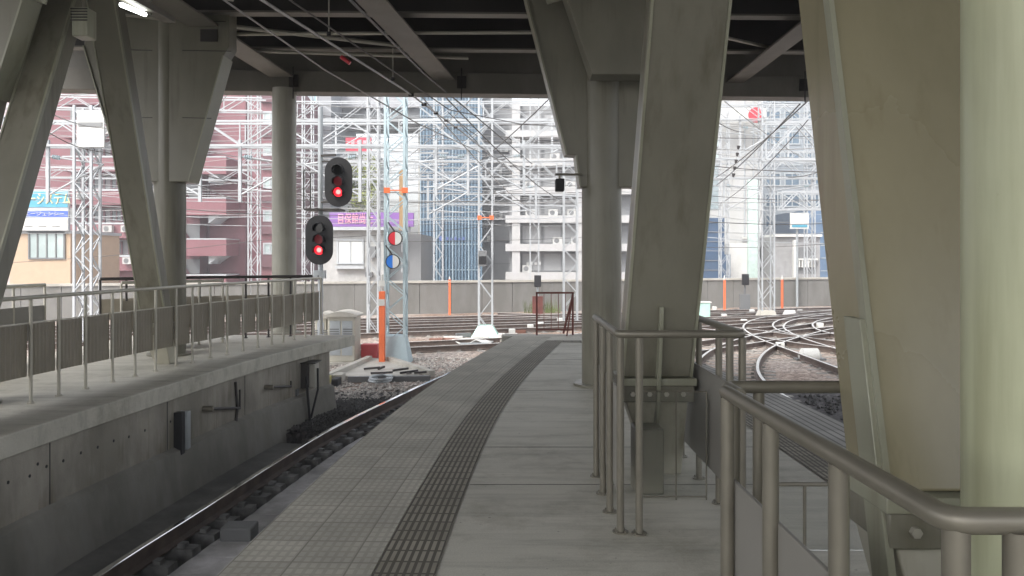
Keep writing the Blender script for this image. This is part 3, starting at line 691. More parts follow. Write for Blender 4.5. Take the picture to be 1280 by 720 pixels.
# left platform railing with corrugated panels
t = thing('panelled_railing', 'long pale tube railing with brown ribbed panels along the left platform edge', 'railing', (-4.7,10,0), 'railings on the left platform')
yl = [y for y in frange(-6, 8.31, .56)] + [8.75,9.21,9.71,10.17,10.62,11.1,11.5,11.95,12.4,12.85,13.3,13.75,14.15,14.55,15.0,15.35,15.7]
MB().tube([(LRAIL(y), y, H) for y in yl], .022, 14).build('top_rail', steel_l, t)
for y in yl: post(t, LRAIL(y), y, .0175, H-.01, steel_l)
for a, b_ in zip(yl[:-1], yl[1:]):
    m = MB(); n = 15; pts = []
    for k in range(n*2+1):
        y = a+.004+(b_-a-.008)*k/(n*2); d = -.028-(.009 if (k//1)%4 in (1,2) else 0); pts.append((LRAIL(y)+d, y))
    for (xa,ya),(xb,yb) in zip(pts[:-1], pts[1:]): m.quad((xa,ya,.28),(xb,yb,.28),(xb,yb,.82),(xa,ya,.82))
    pn = m.build('panel', panelm, t, smooth=False)
    MB().bar((LRAIL(a)-.032,a+.004,.83),(LRAIL(b_)-.032,b_-.004,.83), .022, .014).build('panel_cap', steel_l, pn, smooth=False)
# far side railings of the left platform
def simple_railing(label, pts, rm, n, panel=None, z1=1.1, zp=(.3,.8)):
    t = thing('tube_railing', label, 'railing', (pts[0][0],pts[0][1],0), 'railings on the left platform')
    MB().tube([(x,y,z1) for x,y in pts], .028, 10).build('top_rail', rm, t)
    L_ = [hypot(pts[i+1][0]-pts[i][0], pts[i+1][1]-pts[i][1]) for i in range(len(pts)-1)]; tot = sum(L_)
    for k in range(n):
        s_ = tot*k/(n-1); i = 0
        while i < len(L_)-1 and s_ > L_[i]: s_ -= L_[i]; i += 1
        f_ = min(1, s_/L_[i]); post(t, pts[i][0]+(pts[i+1][0]-pts[i][0])*f_, pts[i][1]+(pts[i+1][1]-pts[i][1])*f_, .019, z1-.01, rm)
    if panel:
        for i in range(len(pts)-1): MB().obox(pts[i], pts[i+1], .015, *zp).build('panel', panel, t, smooth=False)
    return t
simple_railing('far side railing of the left platform, left stretch with grey panel', [(-7.15,3),(-7.1,10.6),(-6.95,11.9)], steel_l, 15, panelg)
simple_railing('dark railing across the far end of the left platform', [(-6.95,13.5),(-5.4,14.7),(-3.85,15.42)], darkst, 10, panelm, 1.14, (.45,.8))
simple_railing('short pale railing behind the foot of the leaning leg on the left platform', [(-6.3,12.9),(-5.6,13.6),(-5.1,14.1)], steel_l, 5, panelm)
# dark hump barrier top near the far left railing
tag(MB().box(-6.1,-5.5,13.0,13.5,0,.52).build('bench_box', greyd, bevel=.03), 'dark grey box behind the ribbed railing panels', 'box')

# ================================================================ FIXTURES ON THE LEFT WALL
def wall_pt(px, py, off=0.):
    lo, hi = 3., 15.4
    for _ in range(50):
        y = (lo+hi)/2; r_ = (LEDGE(y)-.07+off)/y
        if r_ < (px-HX)/F: lo = y
        else: hi = y
    return Vector((LEDGE(y)-.07+off, y, CZ-(py-HY)/F*y))
a = wall_pt(217, 516); b_ = wall_pt(229, 563)
t = thing('wall_box', 'narrow upright dark box with a pale front on the left platform wall', 'box', (a.x,a.y,b_.z))
MB().box(a.x-.1,a.x+.10,a.y,a.y+.10,b_.z,a.z).build('back_case', black, t, bevel=.006)
MB().box(a.x-.02,a.x+.13,a.y+.102,a.y+.20,b_.z+.04,a.z-.01).build('front_cover', galv, t, bevel=.006)
for (xa, ya, xb, yb, cable, lb) in ((254,511,291,487,True,'wall bracket with a dangling rod, nearer the camera'),(331,484,356,476,False,'wall bracket without a dangling rod, farther along the wall')):
    a = wall_pt(xa, ya); e = wall_pt(xb, ya-1)
    t = thing('cable_bracket', lb, 'bracket', tuple(a), 'brackets on the left wall')
    MB().tube([a+Vector((.10,0,0)), e+Vector((.10,0,0))], .02, 8).build('arm', darkst, t)
    MB().tube([a+Vector((-.02,0,0)), a+Vector((.13,0,0))], .04, 10).build('mount', steel, t)
    u = wall_pt(xb, yb); MB().tube([e+Vector((.10,0,0)), (e.x+.10, e.y, u.z)], .013, 6).build('upright', darkst, t)
    if cable:
        l_ = wall_pt(294, 534); MB().tube([(e.x+.02, e.y+.05, u.z+.1), (e.x+.03, e.y+.1, (u.z+l_.z)/2), (e.x+.03, e.y+.02, l_.z)], .02, 8).build('dangling_rod', darkst, t)
a = wall_pt(376, 455); b_ = wall_pt(397, 484)
t = thing('junction_box', 'weathered junction box with black cables under the platform end', 'junction box', (a.x,a.y,b_.z))
MB().box(a.x-.05,a.x+.12,a.y,a.y+.10,b_.z+.08,a.z).build('case', darkst, t, bevel=.01)
MB().box(a.x-.05,a.x+.22,a.y+.102,a.y+.38,b_.z+.06,a.z-.02).build('cover', conc_l, t, bevel=.015)
MB().box(a.x-.05,a.x+.25,a.y-.02,a.y+.42,a.z+.001,a.z+.02).build('lid', darkst, t)
MB().tube([(a.x+.1,a.y-.03,a.z-.2),(a.x+.13,a.y-.06,a.z-.5),(a.x+.16,a.y-.02,ZB+.02)], .022, 8).build('cable', black, t)
MB().tube([(a.x+.24,a.y+.2,a.z-.1),(a.x+.26,a.y+.12,a.z-.45),(a.x+.16,a.y+.05,ZB+.06)], .018, 8).build('cable', black, t)
a = wall_pt(369, 487); tag(MB().box(a.x-.03,a.x+.03,a.y,a.y+.18,a.z-.28,a.z+.0).build('cover_plate', greyd), 'small dark plate on the wall below the junction box', 'plate')
q = MB()
for px, py in ((10,603),(37,595),(47,580),(58,583),(79,576),(101,566),(122,559),(142,551),(161,546),(181,538),(346,511),(213,527)):
    a = wall_pt(px, py); q.disc(a, (1,0,0), .016, .004, 8)
tag(q.build('bolt_holes', black), 'row of small dark bolt holes in the left platform wall', 'holes', kind='stuff')
# formwork joints
q = MB()
for y in (7.5, 9.6, 11.7, 13.8): q.hexa([(LEDGE(y)-.08,y,-.80),(LEDGE(y)-.066,y,-.80),(LEDGE(y)-.066,y+.012,-.80),(LEDGE(y)-.08,y+.012,-.80)],[(LEDGE(y)-.08,y,-.21),(LEDGE(y)-.066,y,-.21),(LEDGE(y)-.066,y+.012,-.21),(LEDGE(y)-.08,y+.012,-.21)])
struct(q, 'left_wall_joints', black, smooth=False)
#PART2
# ================================================================ YARD: MASTS, BEAMS, SIGNALS
def lattice_mast(label, px, Y, w_, ztop, m, zb=ZB, step=None, base=None, bw=.06, group='lattice masts', x=None):
    x = (px-HX)/F*Y if x is None else x; t = thing('lattice_mast', label, 'mast', (x,Y,zb), group); h = w_/2
    for sx in (-1,1):
        for sy in (-1,1): MB().bar((x+sx*h,Y+sy*h,zb),(x+sx*h,Y+sy*h,ztop), bw).build('corner_leg', m, t, smooth=False)
    step = step or w_*1.0; br = MB(); z = zb+.1; k = 0
    while z+step < ztop:
        for s_ in (-1,1):
            p, q_ = (-h, h) if k % 2 else (h, -h)
            br.bar((x+p,Y+s_*h,z),(x+q_,Y+s_*h,z+step), bw*.7, bw*.4); br.bar((x+s_*h,Y+p,z),(x+s_*h,Y+q_,z+step), bw*.4, bw*.7)
        z += step; k += 1
    br.build('lattice', m, t, smooth=False)
    if base:
        b = base; MB().hexa([(x-h-b[0],Y-h-b[0],zb-.02),(x+h+b[0],Y-h-b[0],zb-.02),(x+h+b[0],Y+h+b[0],zb-.02),(x-h-b[0],Y+h+b[0],zb-.02)],
            [(x-h-.02,Y-h-.02,zb+b[1]),(x+h+.02,Y-h-.02,zb+b[1]),(x+h+.02,Y+h+.02,zb+b[1]),(x-h-.02,Y+h+.02,zb+b[1])]).build('base', b[2], t, bevel=.02)
    return t
def truss(label, p, q, h, m, depth=.5, bay=1.2, bw=.06, group='lattice beams over the tracks', warren=True):
    """box truss from p to q; p, q at the bottom chord"""
    p, q = Vector(p), Vector(q); d = (q-p); L_ = d.length; d.normalize(); nrm = Vector((-d.y, d.x, 0)).normalized()*depth/2
    t = thing('lattice_beam', label, 'lattice beam', tuple(p), group)
    up = Vector((0,0,h))
    for s_ in (-1,1):
        for u in (Vector((0,0,0)), up): MB().bar(p+nrm*s_+u, q+nrm*s_+u, bw*.9).build('chord', m, t, smooth=False)
    br = MB(); n = max(2, int(L_/bay))
    for i in range(n):
        a, b_ = p+d*L_*i/n, p+d*L_*(i+1)/n; mid = (a+b_)/2
        for s_ in (-1,1):
            br.bar(a+nrm*s_, mid+nrm*s_+up, bw*.8, bw*.5); br.bar(mid+nrm*s_+up, b_+nrm*s_, bw*.8, bw*.5)
            if i % 2 == 0: br.bar(a+nrm*s_, a+nrm*s_+up, bw*.6, bw*.4)
        br.bar(a-nrm, b_+nrm, bw*.5, bw*.4)
    br.build('web_bars', m, t, smooth=False); return t
galv_w = mat('white_galvanised', (.42, .44, .46), .5, .1, var=.05)
# masts
lattice_mast('pale blue lattice mast with a solid flared foot beside the orange pole', 495, 21.2, .50, 8.6, galv_b, base=(.16,.72,galv_b), step=.42)
lattice_mast('white lattice mast with a dark box, standing behind the platform tip', 607, 27.7, .46, 9.4, galv_w, base=(.28,.42,mint), step=.62)
lattice_mast('big white lattice mast behind the left platform, with a white plate near its top', 109, 24.5, .52, 6.1, galv_w, step=.55, bw=.07)
lattice_mast('thin lattice mast half hidden left of the pale blue mast', 467, 28.0, .36, 8.9, galv_w, step=.5)
lattice_mast('lattice mast with a rust red lower half, behind the small gate', 713, 33.0, .55, 9.4, galv_w, step=.6)
lattice_mast('slender white lattice mast in the right opening', 958, 36.5, .55, 13.0, galv_w, base=(.15,.35,conc_l), step=.7)
lattice_mast('far lattice mast at the right edge of the right opening', 1060, 31, .5, 11.0, galv_w, step=.6)
# white plates on the left mast
x, Yp = (112-HX)/F*24.5, 24.1
t = thing('mast_plate', 'white square plate with swirled marks fixed high on the left mast', 'plate', (x,Yp,4.8))
p, q = at(97,184,24.1), at(131,138,24.1)
MB().box(p.x,q.x,24.05,24.12,p.z,q.z).build('plate', white, t, bevel=.005)
MB().box(p.x+.05,q.x-.05,24.03,24.048,p.z+.62,p.z+.74).build('dark_strip', greyb, t)
# dark box on mast 2 and clamp bands
p, q = at(598,333,27.3), at(609,313,27.3)
t = thing('equipment_box', 'dark box strapped to the white lattice mast', 'box', (p.x,27.3,p.z))
MB().box(p.x,q.x,27.1,27.4,p.z,q.z).build('case', greyd, t, bevel=.02); MB().box(p.x+.03,q.x-.03,27.08,27.099,p.z+.08,q.z-.2).build('door', black, t)
# orange pole
p = on(478, 447, ZB); t = thing('orange_pole', 'bright orange striped pole in front of the pale blue mast', 'pole', (p.x,20.6,ZB))
x = (477.5-HX)/F*20.6
MB().box(x-.075,x+.075,20.55,20.7,ZB,.62).build('post', orange, t, bevel=.01)
MB().box(x-.08,x+.08,20.54,20.548,.25,.42).build('white_band', white, t); MB().box(x-.08,x+.08,20.54,20.548,.75,.9).build('white_band', white, t)
MB().tube([(x,20.62,.62),(x,20.62,1.05)], .03, 8).build('tip', white, t)
x0 = at(452,430,21.5); x1 = at(473,443,21.5)
tag(MB().box(x0.x,x1.x,21.4,21.7,ZB,x0.z).build('red_box', mat('pinkish_red_paint',(.62,.10,.11),.5), bevel=.02), 'low red box at the foot of the orange pole', 'box')
# round markers: coloured left half, white right half
for px, py, c, lb in ((494,298,redp,'round marker half red half white on the pale blue mast'),(491,327,bluep,'round marker half blue half white on the pale blue mast')):
    p = at(px, py, 20.7); t = thing('round_marker', lb, 'marker', tuple(p), 'round markers on the mast')
    MB().disc((p.x,20.72,p.z),(0,-1,0),.19,.03,32).build('dark_rim', darkst, t)
    for s_, mm in ((-1,c),(1,white)):
        m = MB(); n = 16; pts = [(p.x+s_*.166*sin(pi*k/n), p.z+.166*cos(pi*k/n)) for k in range(n+1)]
        m.prism(pts, 20.67, 20.688); m.build('red_half' if c is redp and s_<0 else 'blue_half' if s_<0 else 'white_half', mm, t, smooth=False)
    MB().bar((p.x-.02,20.74,p.z+.18),(p.x-.2,20.8,p.z+.42),.03).build('arm', darkst, t)
# orange collar on the mast
for px, py, Y, w_ in ((495,238,20.9,.62),(607,300-28,27.4,.55)):
    p = at(px,py,Y); t = thing('mast_collar', 'orange clamp collar around the %s lattice mast' % ('pale blue' if px == 495 else 'white'), 'collar', tuple(p))
    MB().box(p.x-w_/2,p.x-w_/4,Y-.06,Y+.02,p.z-.07,p.z+.07).build('clamp', orange, t); MB().box(p.x+w_/4,p.x+w_/2,Y-.06,Y+.02,p.z-.07,p.z+.07).build('clamp', orange, t)
    MB().bar((p.x-w_/4,Y-.03,p.z),(p.x+w_/4,Y-.03,p.z),.03).build('tie_rod', orange, t)
# yellow orange strip sign behind mast
p, q = at(499,288,29), at(505,212,29)
tag(MB().box(p.x,q.x,29,29.2,p.z,q.z).build('strip_sign', mat('pale_orange_panel',(.50,.33,.18),.5)), 'tall narrow pale orange strip sign behind the pale blue mast', 'sign')
# colour light signals on their pole
Ys = 20.0
xp = (400.5-HX)/F*Ys
t = thing('signal_pole', 'grey pole carrying both red railway signals past the left platform end', 'pole', (xp,Ys,ZB))
MB().tube([(xp,Ys,ZB),(xp,Ys,CZ+.186*Ys)], .062, 14).build('shaft', galv, t)
p = at(384,262,Ys); q = at(428,262,Ys)
MB().box(p.x,q.x,Ys-.35,Ys+.35,p.z-.03,p.z+.01).build('work_platform', darkst, t)
pr = at(384,214,Ys)
for yy in (Ys-.33, Ys+.33): MB().tube(round_path([(p.x,yy,p.z),(p.x,yy,pr.z),(p.x+.28,yy,pr.z)],.04), .018, 6).build('guard_rail', darkst, t)
for py in (195, 253, 262, 345): z = at(0,py,Ys).z; MB().bar((xp,Ys-.02,z),(xp+.42 if py<260 else xp-.02,Ys-.2,z),.05).build('bracket', darkst, t)
MB().box(xp-.12,xp+.16,Ys-.2,Ys-.05,at(0,348,Ys).z,at(0,338,Ys).z).build('cable_box', galv, t)
def signal(px, py, label, Y=19.6):
    c = at(px, py, Y); t = thing('railway_signal', label, 'signal', tuple(c), 'red railway signals')
    hw, hh = 17.2/F*Y, 31/F*Y; n = 20
    pts = [(c.x+hw*cos(a), c.z+(hh-hw)+hw*sin(a)) for a in [pi*k/n for k in range(n+1)]] + [(c.x+hw*cos(a), c.z-(hh-hw)+hw*sin(a)) for a in [pi+pi*k/n for k in range(n+1)]]
    MB().prism(pts, Y, Y+.03).build('backing_board', black, t, bevel=.006)
    MB().box(c.x-hw*.5,c.x+hw*.5,Y+.031,Y+.3,c.z-hh*.8,c.z+hh*.8).build('housing', black, t, bevel=.02)
    for dy, mm in ((-15,lensoff),(-1,red_dim),(12.5,red_on)):
        z = at(px,py+dy,Y).z; r = .115
        l = MB().disc((c.x+.0,Y-.001,z),(0,-1,0),r,.012,24).build('lens', mm, t)
        if dy > 0: MB().disc((c.x,Y-.0135,z),(0,-1,0),r*.5,.006,20).build('bulb', red_core, l)
        m = MB(); k_ = 14
        for k in range(k_):      # hood over the upper half
            a0, a1 = pi*(-.15+1.3*k/k_), pi*(-.15+1.3*(k+1)/k_)
            m.quad((c.x+(r+.02)*cos(a0),Y,z+(r+.02)*sin(a0)),(c.x+(r+.02)*cos(a1),Y,z+(r+.02)*sin(a1)),(c.x+(r+.015)*cos(a1),Y-.2,z+(r+.015)*sin(a1)-.02),(c.x+(r+.015)*cos(a0),Y-.2,z+(r+.015)*sin(a0)-.02))
        h = m.build('hood', black, t); sm = h.modifiers.new('thickness','SOLIDIFY'); sm.thickness = .006
    MB().bar((c.x,Y+.2,c.z+hh*.9),(xp,Ys,c.z+hh*.9),.04).build('mounting_arm', darkst, t)
signal(423, 227.5, 'upper railway signal showing red on a black rounded board')
signal(399, 300, 'lower railway signal showing red on a black rounded board')
# lattice beams between the masts
def TB(label, pxa, pya, pxb, pyb, Y, Y2, hpx, m=galv_w, **k):
    a, b_ = at(pxa,pya,Y), at(pxb,pyb,Y2); return truss(label, a, b_, hpx/F*(Y+Y2)/2, m, **k)
TB('big white lattice beam in front of the pink building', -60, 183, 485, 183, 24.5, 24.5, 30, bay=2.0, bw=.065)
TB('white lattice beam right of the pale blue mast', 500, 183, 730, 183, 27.7, 27.7, 31, bay=1.8)
TB('lower white lattice beam level with the glass building middle', 430, 224, 740, 224, 34, 34, 22, bay=1.5)
TB('lattice beam high under the deck edge across the glass building', 370, 150, 780, 150, 40, 40, 22, bay=2.2)
TB('lattice beam across the top of the right opening', 860, 150, 1100, 150, 36.5, 36.5, 18, bay=1.6)
TB('middle lattice beam in the right opening', 860, 223, 1100, 223, 36.5, 36.5, 24, bay=1.6)
TB('lowest lattice beam in the right opening', 975, 262, 1100, 262, 31, 31, 22, bay=1.2)
TB('broad lattice beam with big diagonals at the upper right opening', 955, 200, 1120, 200, 31, 31, 46, bay=2.6, bw=.09)
TB('thin lattice beam just below the deck edge on the far left', -40, 134, 330, 140, 33, 33, 16, bay=1.6)
lattice_mast('distant lattice mast before the pale grey office block', 385, 44, .5, 12, galv_w, step=.7)
lattice_mast('distant lattice mast before the blue glass building, left of the white mast', 548, 46, .5, 12.2, galv_w, step=.7)
lattice_mast('distant lattice mast before the white framed building', 668, 47, .5, 12.5, galv_w, step=.7)
lattice_mast('distant lattice mast before the white tower in the right opening', 905, 50, .5, 13.2, galv_w, step=.7)
lattice_mast('distant lattice mast before the concrete building in the right opening', 1012, 51, .5, 13.4, galv_w, step=.7)
lattice_mast('distant lattice mast before the stair landings of the pink building', 318, 43, .5, 11.5, galv_w, step=.7)
TB('distant lattice beam level with the upper red signal', 300, 206, 560, 206, 44, 46, 15, bay=1.6, bw=.05)
TB('distant lattice beam across the white framed building windows', 545, 255, 760, 258, 46, 47, 13, bay=1.6, bw=.05)
TB('distant lattice beam low across the right opening', 880, 205, 1080, 203, 50, 51, 14, bay=1.6, bw=.05)
TB('distant lattice beam in front of the pink building balconies', 60, 222, 320, 226, 42, 43, 13, bay=1.6, bw=.05)
# extra drop arms and insulators under the beams
def insulator(label, p, q, r=.05):
    p, q = Vector(p), Vector(q); t = thing('insulator', label, 'insulator', tuple(p), 'insulators on the overhead line')
    n = 5; MB().tube([p, q], .015, 6).build('rod', wirel, t)
    m = MB()
    for k in range(n):
        a = p.lerp(q, (.2+.6*k/n)); b_ = p.lerp(q, (.2+.6*(k+.5)/n)); m.tube([a, b_], [r, r*.5], 10)
    m.build('discs', galv_w if r < .07 else insul, t)
def cantilever(label, x, y, ztop, side, l=1.9):
    t = thing('wire_cantilever', label, 'bracket arm', (x,y,ztop-1.9), 'drop arms holding the wires')
    MB().bar((x,y,ztop),(x,y,ztop-1.9),.09).build('drop_post', galv_w, t, smooth=False)
    MB().tube([(x,y,ztop-1.7),(x+side*l,y,ztop-.75)],.03,8).build('stay_tube', galv_w, t)
    MB().tube([(x,y,ztop-.5),(x+side*l,y,ztop-.75)],.025,8).build('top_tube', galv_w, t)
    MB().tube([(x,y,ztop-1.5),(x+side*l*.9,y,ztop-1.62)],.02,8).build('steady_arm', galv_w, t)
    m = MB()
    for k in range(4): m.disc((x+side*(.15+.06*k),y,ztop-.52-.01*k),(side,0,0),.07,.02,10)
    m.build('insulator', galv_b, t)
k_ = 0
for px, py, Y, side in ((300,183,24.5,1),(250,183,24.5,-1),(180,183,24.5,1),(545,183,27.7,1),(655,183,27.7,-1),(585,183,27.7,-1),(690,150,36.5,1),(535,224,34,1),(670,224,34,-1),(925,150,36.5,1),(985,150,36.5,-1),(1015,223,36.5,-1),(905,223,36.5,1),(420,150,40,1),(450,183,24.5,-1),(60,183,24.5,1)):
    p = at(px, py, Y); names = {300:'drop arm left of the slim far column, pointing right',250:'drop arm beside the flared plate, pointing left',180:'drop arm behind the left sloping legs',545:'drop arm in front of the glass building, pointing right',655:'drop arm before the white framed building, pointing left',585:'drop arm just left of the white lattice mast',690:'high drop arm near the stepped flared plate',535:'small far drop arm before the glass building',670:'small far drop arm before the white framed building',925:'high drop arm in the right opening, pointing right',985:'high drop arm in the right opening, pointing left',1015:'lower drop arm in the right opening, pointing left',905:'lower drop arm in the right opening, pointing right',420:'far drop arm above the upper red signal',450:'drop arm between the signals and the pale blue mast',60:'drop arm above the blue billboard'}
    cantilever(names[px], p.x, p.y, p.z+.2, side, 1.7)
# ---------------------------------------------------------------- wires
def wire(label, pts, r=.012, m=wirem, sag=0., group='overhead wires', n=12):
    pts = [Vector(p) for p in pts]; out = []
    for a, b_ in zip(pts[:-1], pts[1:]):
        for k in range(n): f_ = k/n; v = a.lerp(b_, f_); v.z -= sag*4*f_*(1-f_); out.append(v)
    out.append(pts[-1]); return tag(MB().tube(out, r, 5).build('overhead_wire', m, origin=tuple(pts[0])), label, 'wire', group)
TC = lambda y: RAIL1(y)+.72
cw = [(TC(y), y, 3.85) for y in (2, 6, 10, 14, 18, 22, 27.7, 33, 38)]
wire('contact wire hanging above the left track, running out from under the deck', cw, .010, wirel, n=3)
wire('upper carrying wire above the left track', [(TC(y)-.05, y, z) for y, z in ((2,4.6),(8,4.35),(16,4.45),(21,5.0),(27.7,5.9))], .011, wirem, n=6)
wire('second feeder wire above the left track crossing the edge beam', [at(430,-8,7.5), at(530,92,14), at(600,150,20), at(665,205,30)], .016, wirem, n=6)
wire('feeder wire with clips crossing the edge beam', [at(318,-6,8), at(505,112,15), at(575,163,20), at(640,215,30)], .018, wirel, n=6)
q = MB()
for f_ in (.1,.3,.5,.7,.9):
    p = at(505,112,15).lerp(at(575,163,20), f_); q.tube([p-Vector((.05,0,0)), p+Vector((.05,0,0))], .035, 8)
tag(q.build('wire_clips', insul), 'small dark clips along the feeder wire', 'clips', kind='stuff')
p = at(432,75,12.2); tag(MB().tube([p-Vector((.07,0,-.05)), p+Vector((.07,0,-.05))], .03, 10).build('red_tag', redp), 'small red dot under the deck, added in place of a red reflection', 'tag')  # added object: a red reflection modelled as a solid dot
for i, (a, b_, c) in enumerate(((at(60,240,30),at(240,262,27),at(470,268,29)),(at(-20,205,26),at(250,208,27),at(640,216,34)),(at(60,165,22),at(130,190,24),at(480,262,33)),(at(60,140,20),at(140,160,22),at(360,205,28)),
      (at(-20,330,40),at(330,300,36),at(640,280,42)),(at(240,228,24),at(350,262,28),at(600,246,36)))):
    wire('thin wire sagging across the yard before the pink building', [a, b_, c], .013, wirel if i % 2 else wirem, sag=.12)
for i, (ya, yb, Y) in enumerate(((152,152,27),(196,200,30),(204,207,30),(250,246,33),(258,262,33),(272,270,36),(300,296,40),(181,184,36),(214,215,26),(236,240,38),(245,252,40))):
    wire('thin level wire crossing before the glass building and the white framed building', [at(370,ya,Y), at(745,yb,Y+2)], .012+.006*(i % 2), (wirem, wirel, galv_w)[i % 3], sag=.15)
for i in range(15):
    y0 = 150+i*11.3+random.uniform(-3,3)
    wire('thin wire strung across the right opening', [at(865,y0,30+i*.5), at(1110,y0+random.uniform(-14,14),33+i*.4)], .013+.005*(i % 2), (wirel, galv_w, wirem)[i % 3], sag=.2)
for i, (a, b_) in enumerate(((at(1000,130,17),at(895,232,34)),(at(1012,124,17),at(895,222,36)),(at(893,150,24),at(930,165,36)),(at(1050,205,24),at(985,222,36)))):
    wire('wire slanting down into the right opening from the deck edge', [a, b_], .016, wirem, sag=.1)
insulator('long chain of dark insulator discs hanging in the right opening', at(926,168,30), at(913,240,30), .07)
for a, b_ in ((at(570,150,26),at(640,215,30)),(at(560,140,24),at(615,180,30))):
    wire('wire crowding toward the white lattice mast top', [a, b_], .014, wirem, sag=.1)
# bundles crossing diagonally above the yard right of the pale blue mast
for i in range(12):
    wire('thin wire in the tangle behind the pale blue mast', [at(440+random.uniform(-60,20),165+i*9,30+i), at(735,168+i*8.4+random.uniform(-8,8),34+i)], .012, (wirel, galv_w)[i % 2], sag=.25)
for i in range(9):
    wire('thin wire in the tangle before the pink building', [at(20,150+i*14,27+i*.7), at(360,162+i*15+random.uniform(-8,8),30+i*.7)], .012, (galv_w, wirel)[i % 2], sag=.2)
random.seed(33)
for i in range(26):
    y0 = 128+i*6.3; wire('very thin wire in the dense web across the middle opening', [at(366,y0,26+i*.7), at(560,y0+random.uniform(-12,14),29+i*.6), at(750,y0+random.uniform(-16,20),32+i*.5)], .010+.006*(i % 3 == 0), (wirel, galv_w, wirem)[i % 3], sag=.15, n=8)
for i in range(16):
    y0 = 118+i*10; wire('very thin wire in the dense web across the left opening', [at(-20,y0,27+i*.8), at(180,y0+random.uniform(-10,12),29+i*.7), at(372,y0+random.uniform(-14,18),31+i*.6)], .010+.006*(i % 3 == 0), (wirel, galv_w)[i % 2], sag=.15, n=8)
for i in range(14):
    y0 = 132+i*10; wire('very thin wire in the dense web across the right opening', [at(860,y0+random.uniform(-8,8),28+i), at(985,y0+random.uniform(-16,16),31+i), at(1110,y0+random.uniform(-16,20),34+i)], .012, (galv_w, wirel)[i % 2], sag=.15, n=8)
for i, (pa, pb) in enumerate(((at(520,112,17),at(664,262,40)),(at(548,112,17),at(700,250,40)),(at(600,112,22),at(480,215,40)),(at(690,120,20),at(560,226,42)),(at(290,110,22),at(200,210,40)),(at(1010,150,24),at(900,255,44)),(at(905,126,24),at(1040,215,44)))):
    wire('wire cutting steeply across the other wires in the yard', [pa, pb], .016, wirem if i % 2 else wirel, sag=.25)
# hanger rods under the deck
for px, y0_, y1_, Y in ((411,-6,40,10.5),(491,60,97,13.2),(275,98,108,14)):
    a, b_ = at(px,y0_,Y), at(px,y1_,Y); t = thing('hanging_rod', {411:'thin rod hanging from the deck with a small weight',491:'short hanging rod near the middle of the deck edge',275:'tiny rod hanging by the flared plate'}[px], 'rod', tuple(b_))
    MB().tube([a,b_], .009, 6).build('rod', steel_l, t); MB().tube([b_, b_-Vector((0,0,.05))], .028, 10).build('weight', black, t)
# camera box on bracket by the right column
p = at(700,230,9.2)
t = thing('security_camera', 'small dark camera hanging left of the stepped flared plate', 'camera', tuple(p))
MB().tube([at(694,218,9.3), at(728,218,9.3)], .014, 8).build('arm', steel, t)
MB().box(p.x-.05,p.x+.05,9.15,9.35,p.z-.08,p.z+.06).build('housing', black, t, bevel=.01)
MB().tube([(p.x,9.3,p.z+.05),(p.x,9.3,at(0,218,9.3).z)], .012, 8).build('stem', steel, t)

# ================================================================ YARD CLUTTER
def cabinet(label, xa, xb, y0_, y1_, z1):
    t = thing('equipment_cabinet', label, 'cabinet', ((xa+xb)/2,(y0_+y1_)/2,ZB), 'white equipment cabinets')
    MB().box(xa,xb,y0_,y1_,ZB+.08,z1).build('case', mat('cream_paint',(.50,.48,.42),.5,var=.08,stain=.15), t, bevel=.02)
    n = 10; pts = [(xa-.08+(xb-xa+.16)*k/n, z1+.02+.10*sin(pi*k/n)) for k in range(n+1)] + [(xb+.08,z1-.02),(xa-.08,z1-.02)]
    MB().prism(pts, y0_-.06, y1_+.06).build('arched_roof', conc_l, t)
    MB().box(xa-.1,xb+.1,y0_-.1,y1_+.1,ZB-.05,ZB+.08).build('plinth', conc_l, t)
    mid = (xa+xb)/2
    for s_ in (-1,1):
        d = MB().box(mid+(.02 if s_>0 else -(xb-xa)/2+.06), mid+((xb-xa)/2-.06 if s_>0 else -.02), y0_-.012, y0_-.002, ZB+.25, z1-.12).build('door', galv, t, bevel=.004)
        for k in range(4): MB().box(mid+s_*(xb-xa)*.25-.12, mid+s_*(xb-xa)*.25+.12, y0_-.02, y0_-.013, z1-.35-k*.06, z1-.32-k*.06).build('vent_slot', greyd, d)
cabinet('cream cabinet with an arched top past the end of the left platform', -4.75, -4.05, 20.6, 21.4, -.02)
cabinet('narrower cream cabinet half hidden left of the arched one', -5.15, -4.85, 20.9, 21.8, -.08)
# concrete pad with coil of hose
t = thing('concrete_pad', 'raised pale concrete pad on the ballast with a hose coil in front', 'pad', (-2.6,18.6,ZB))
pa = [on(410,470,-1.2),on(530,472,-1.2),on(498,449,-1.2),on(455,447,-1.2)]
pad = MB().slab([(p.x,p.y) for p in pa], ZB-.05, -1.19).build('pad', conc_l, t, bevel=.02)
a, b_, c, d_ = on(408,472,-1.16), on(462,448,-1.16), on(480,447,-1.16), on(540,467,-1.16)
MB().bar(a,b_,.14).build('edge_beam', conc_l, t); MB().bar(c,d_,.14).build('edge_beam', conc_l, t); MB().bar(on(435,474,-1.2),on(538,473,-1.2),.12).build('edge_beam', greyd, t)
c = on(477,473,-1.16); m = MB()
for k in range(2): m.tube([(c.x+.02*k+.24*cos(a_), c.y-.15+.34*sin(a_), -1.165+.05*k) for a_ in [.3+1.85*pi*j/20 for j in range(21)]], .028, 6)
tag(m.build('hose_coil', galv), 'coil of pale hose lying on the concrete pad', 'hose')
m = MB()
for k in range(9):
    p = on(455+k*9, 464+random.uniform(-3,3), -1.15); m.bar(p, p+Vector((random.uniform(.1,.4),random.uniform(-.2,.3),.03)), .05)
tag(m.build('scrap_iron', insul), 'dark scrap iron pieces on the concrete pad', 'scrap', kind='stuff')
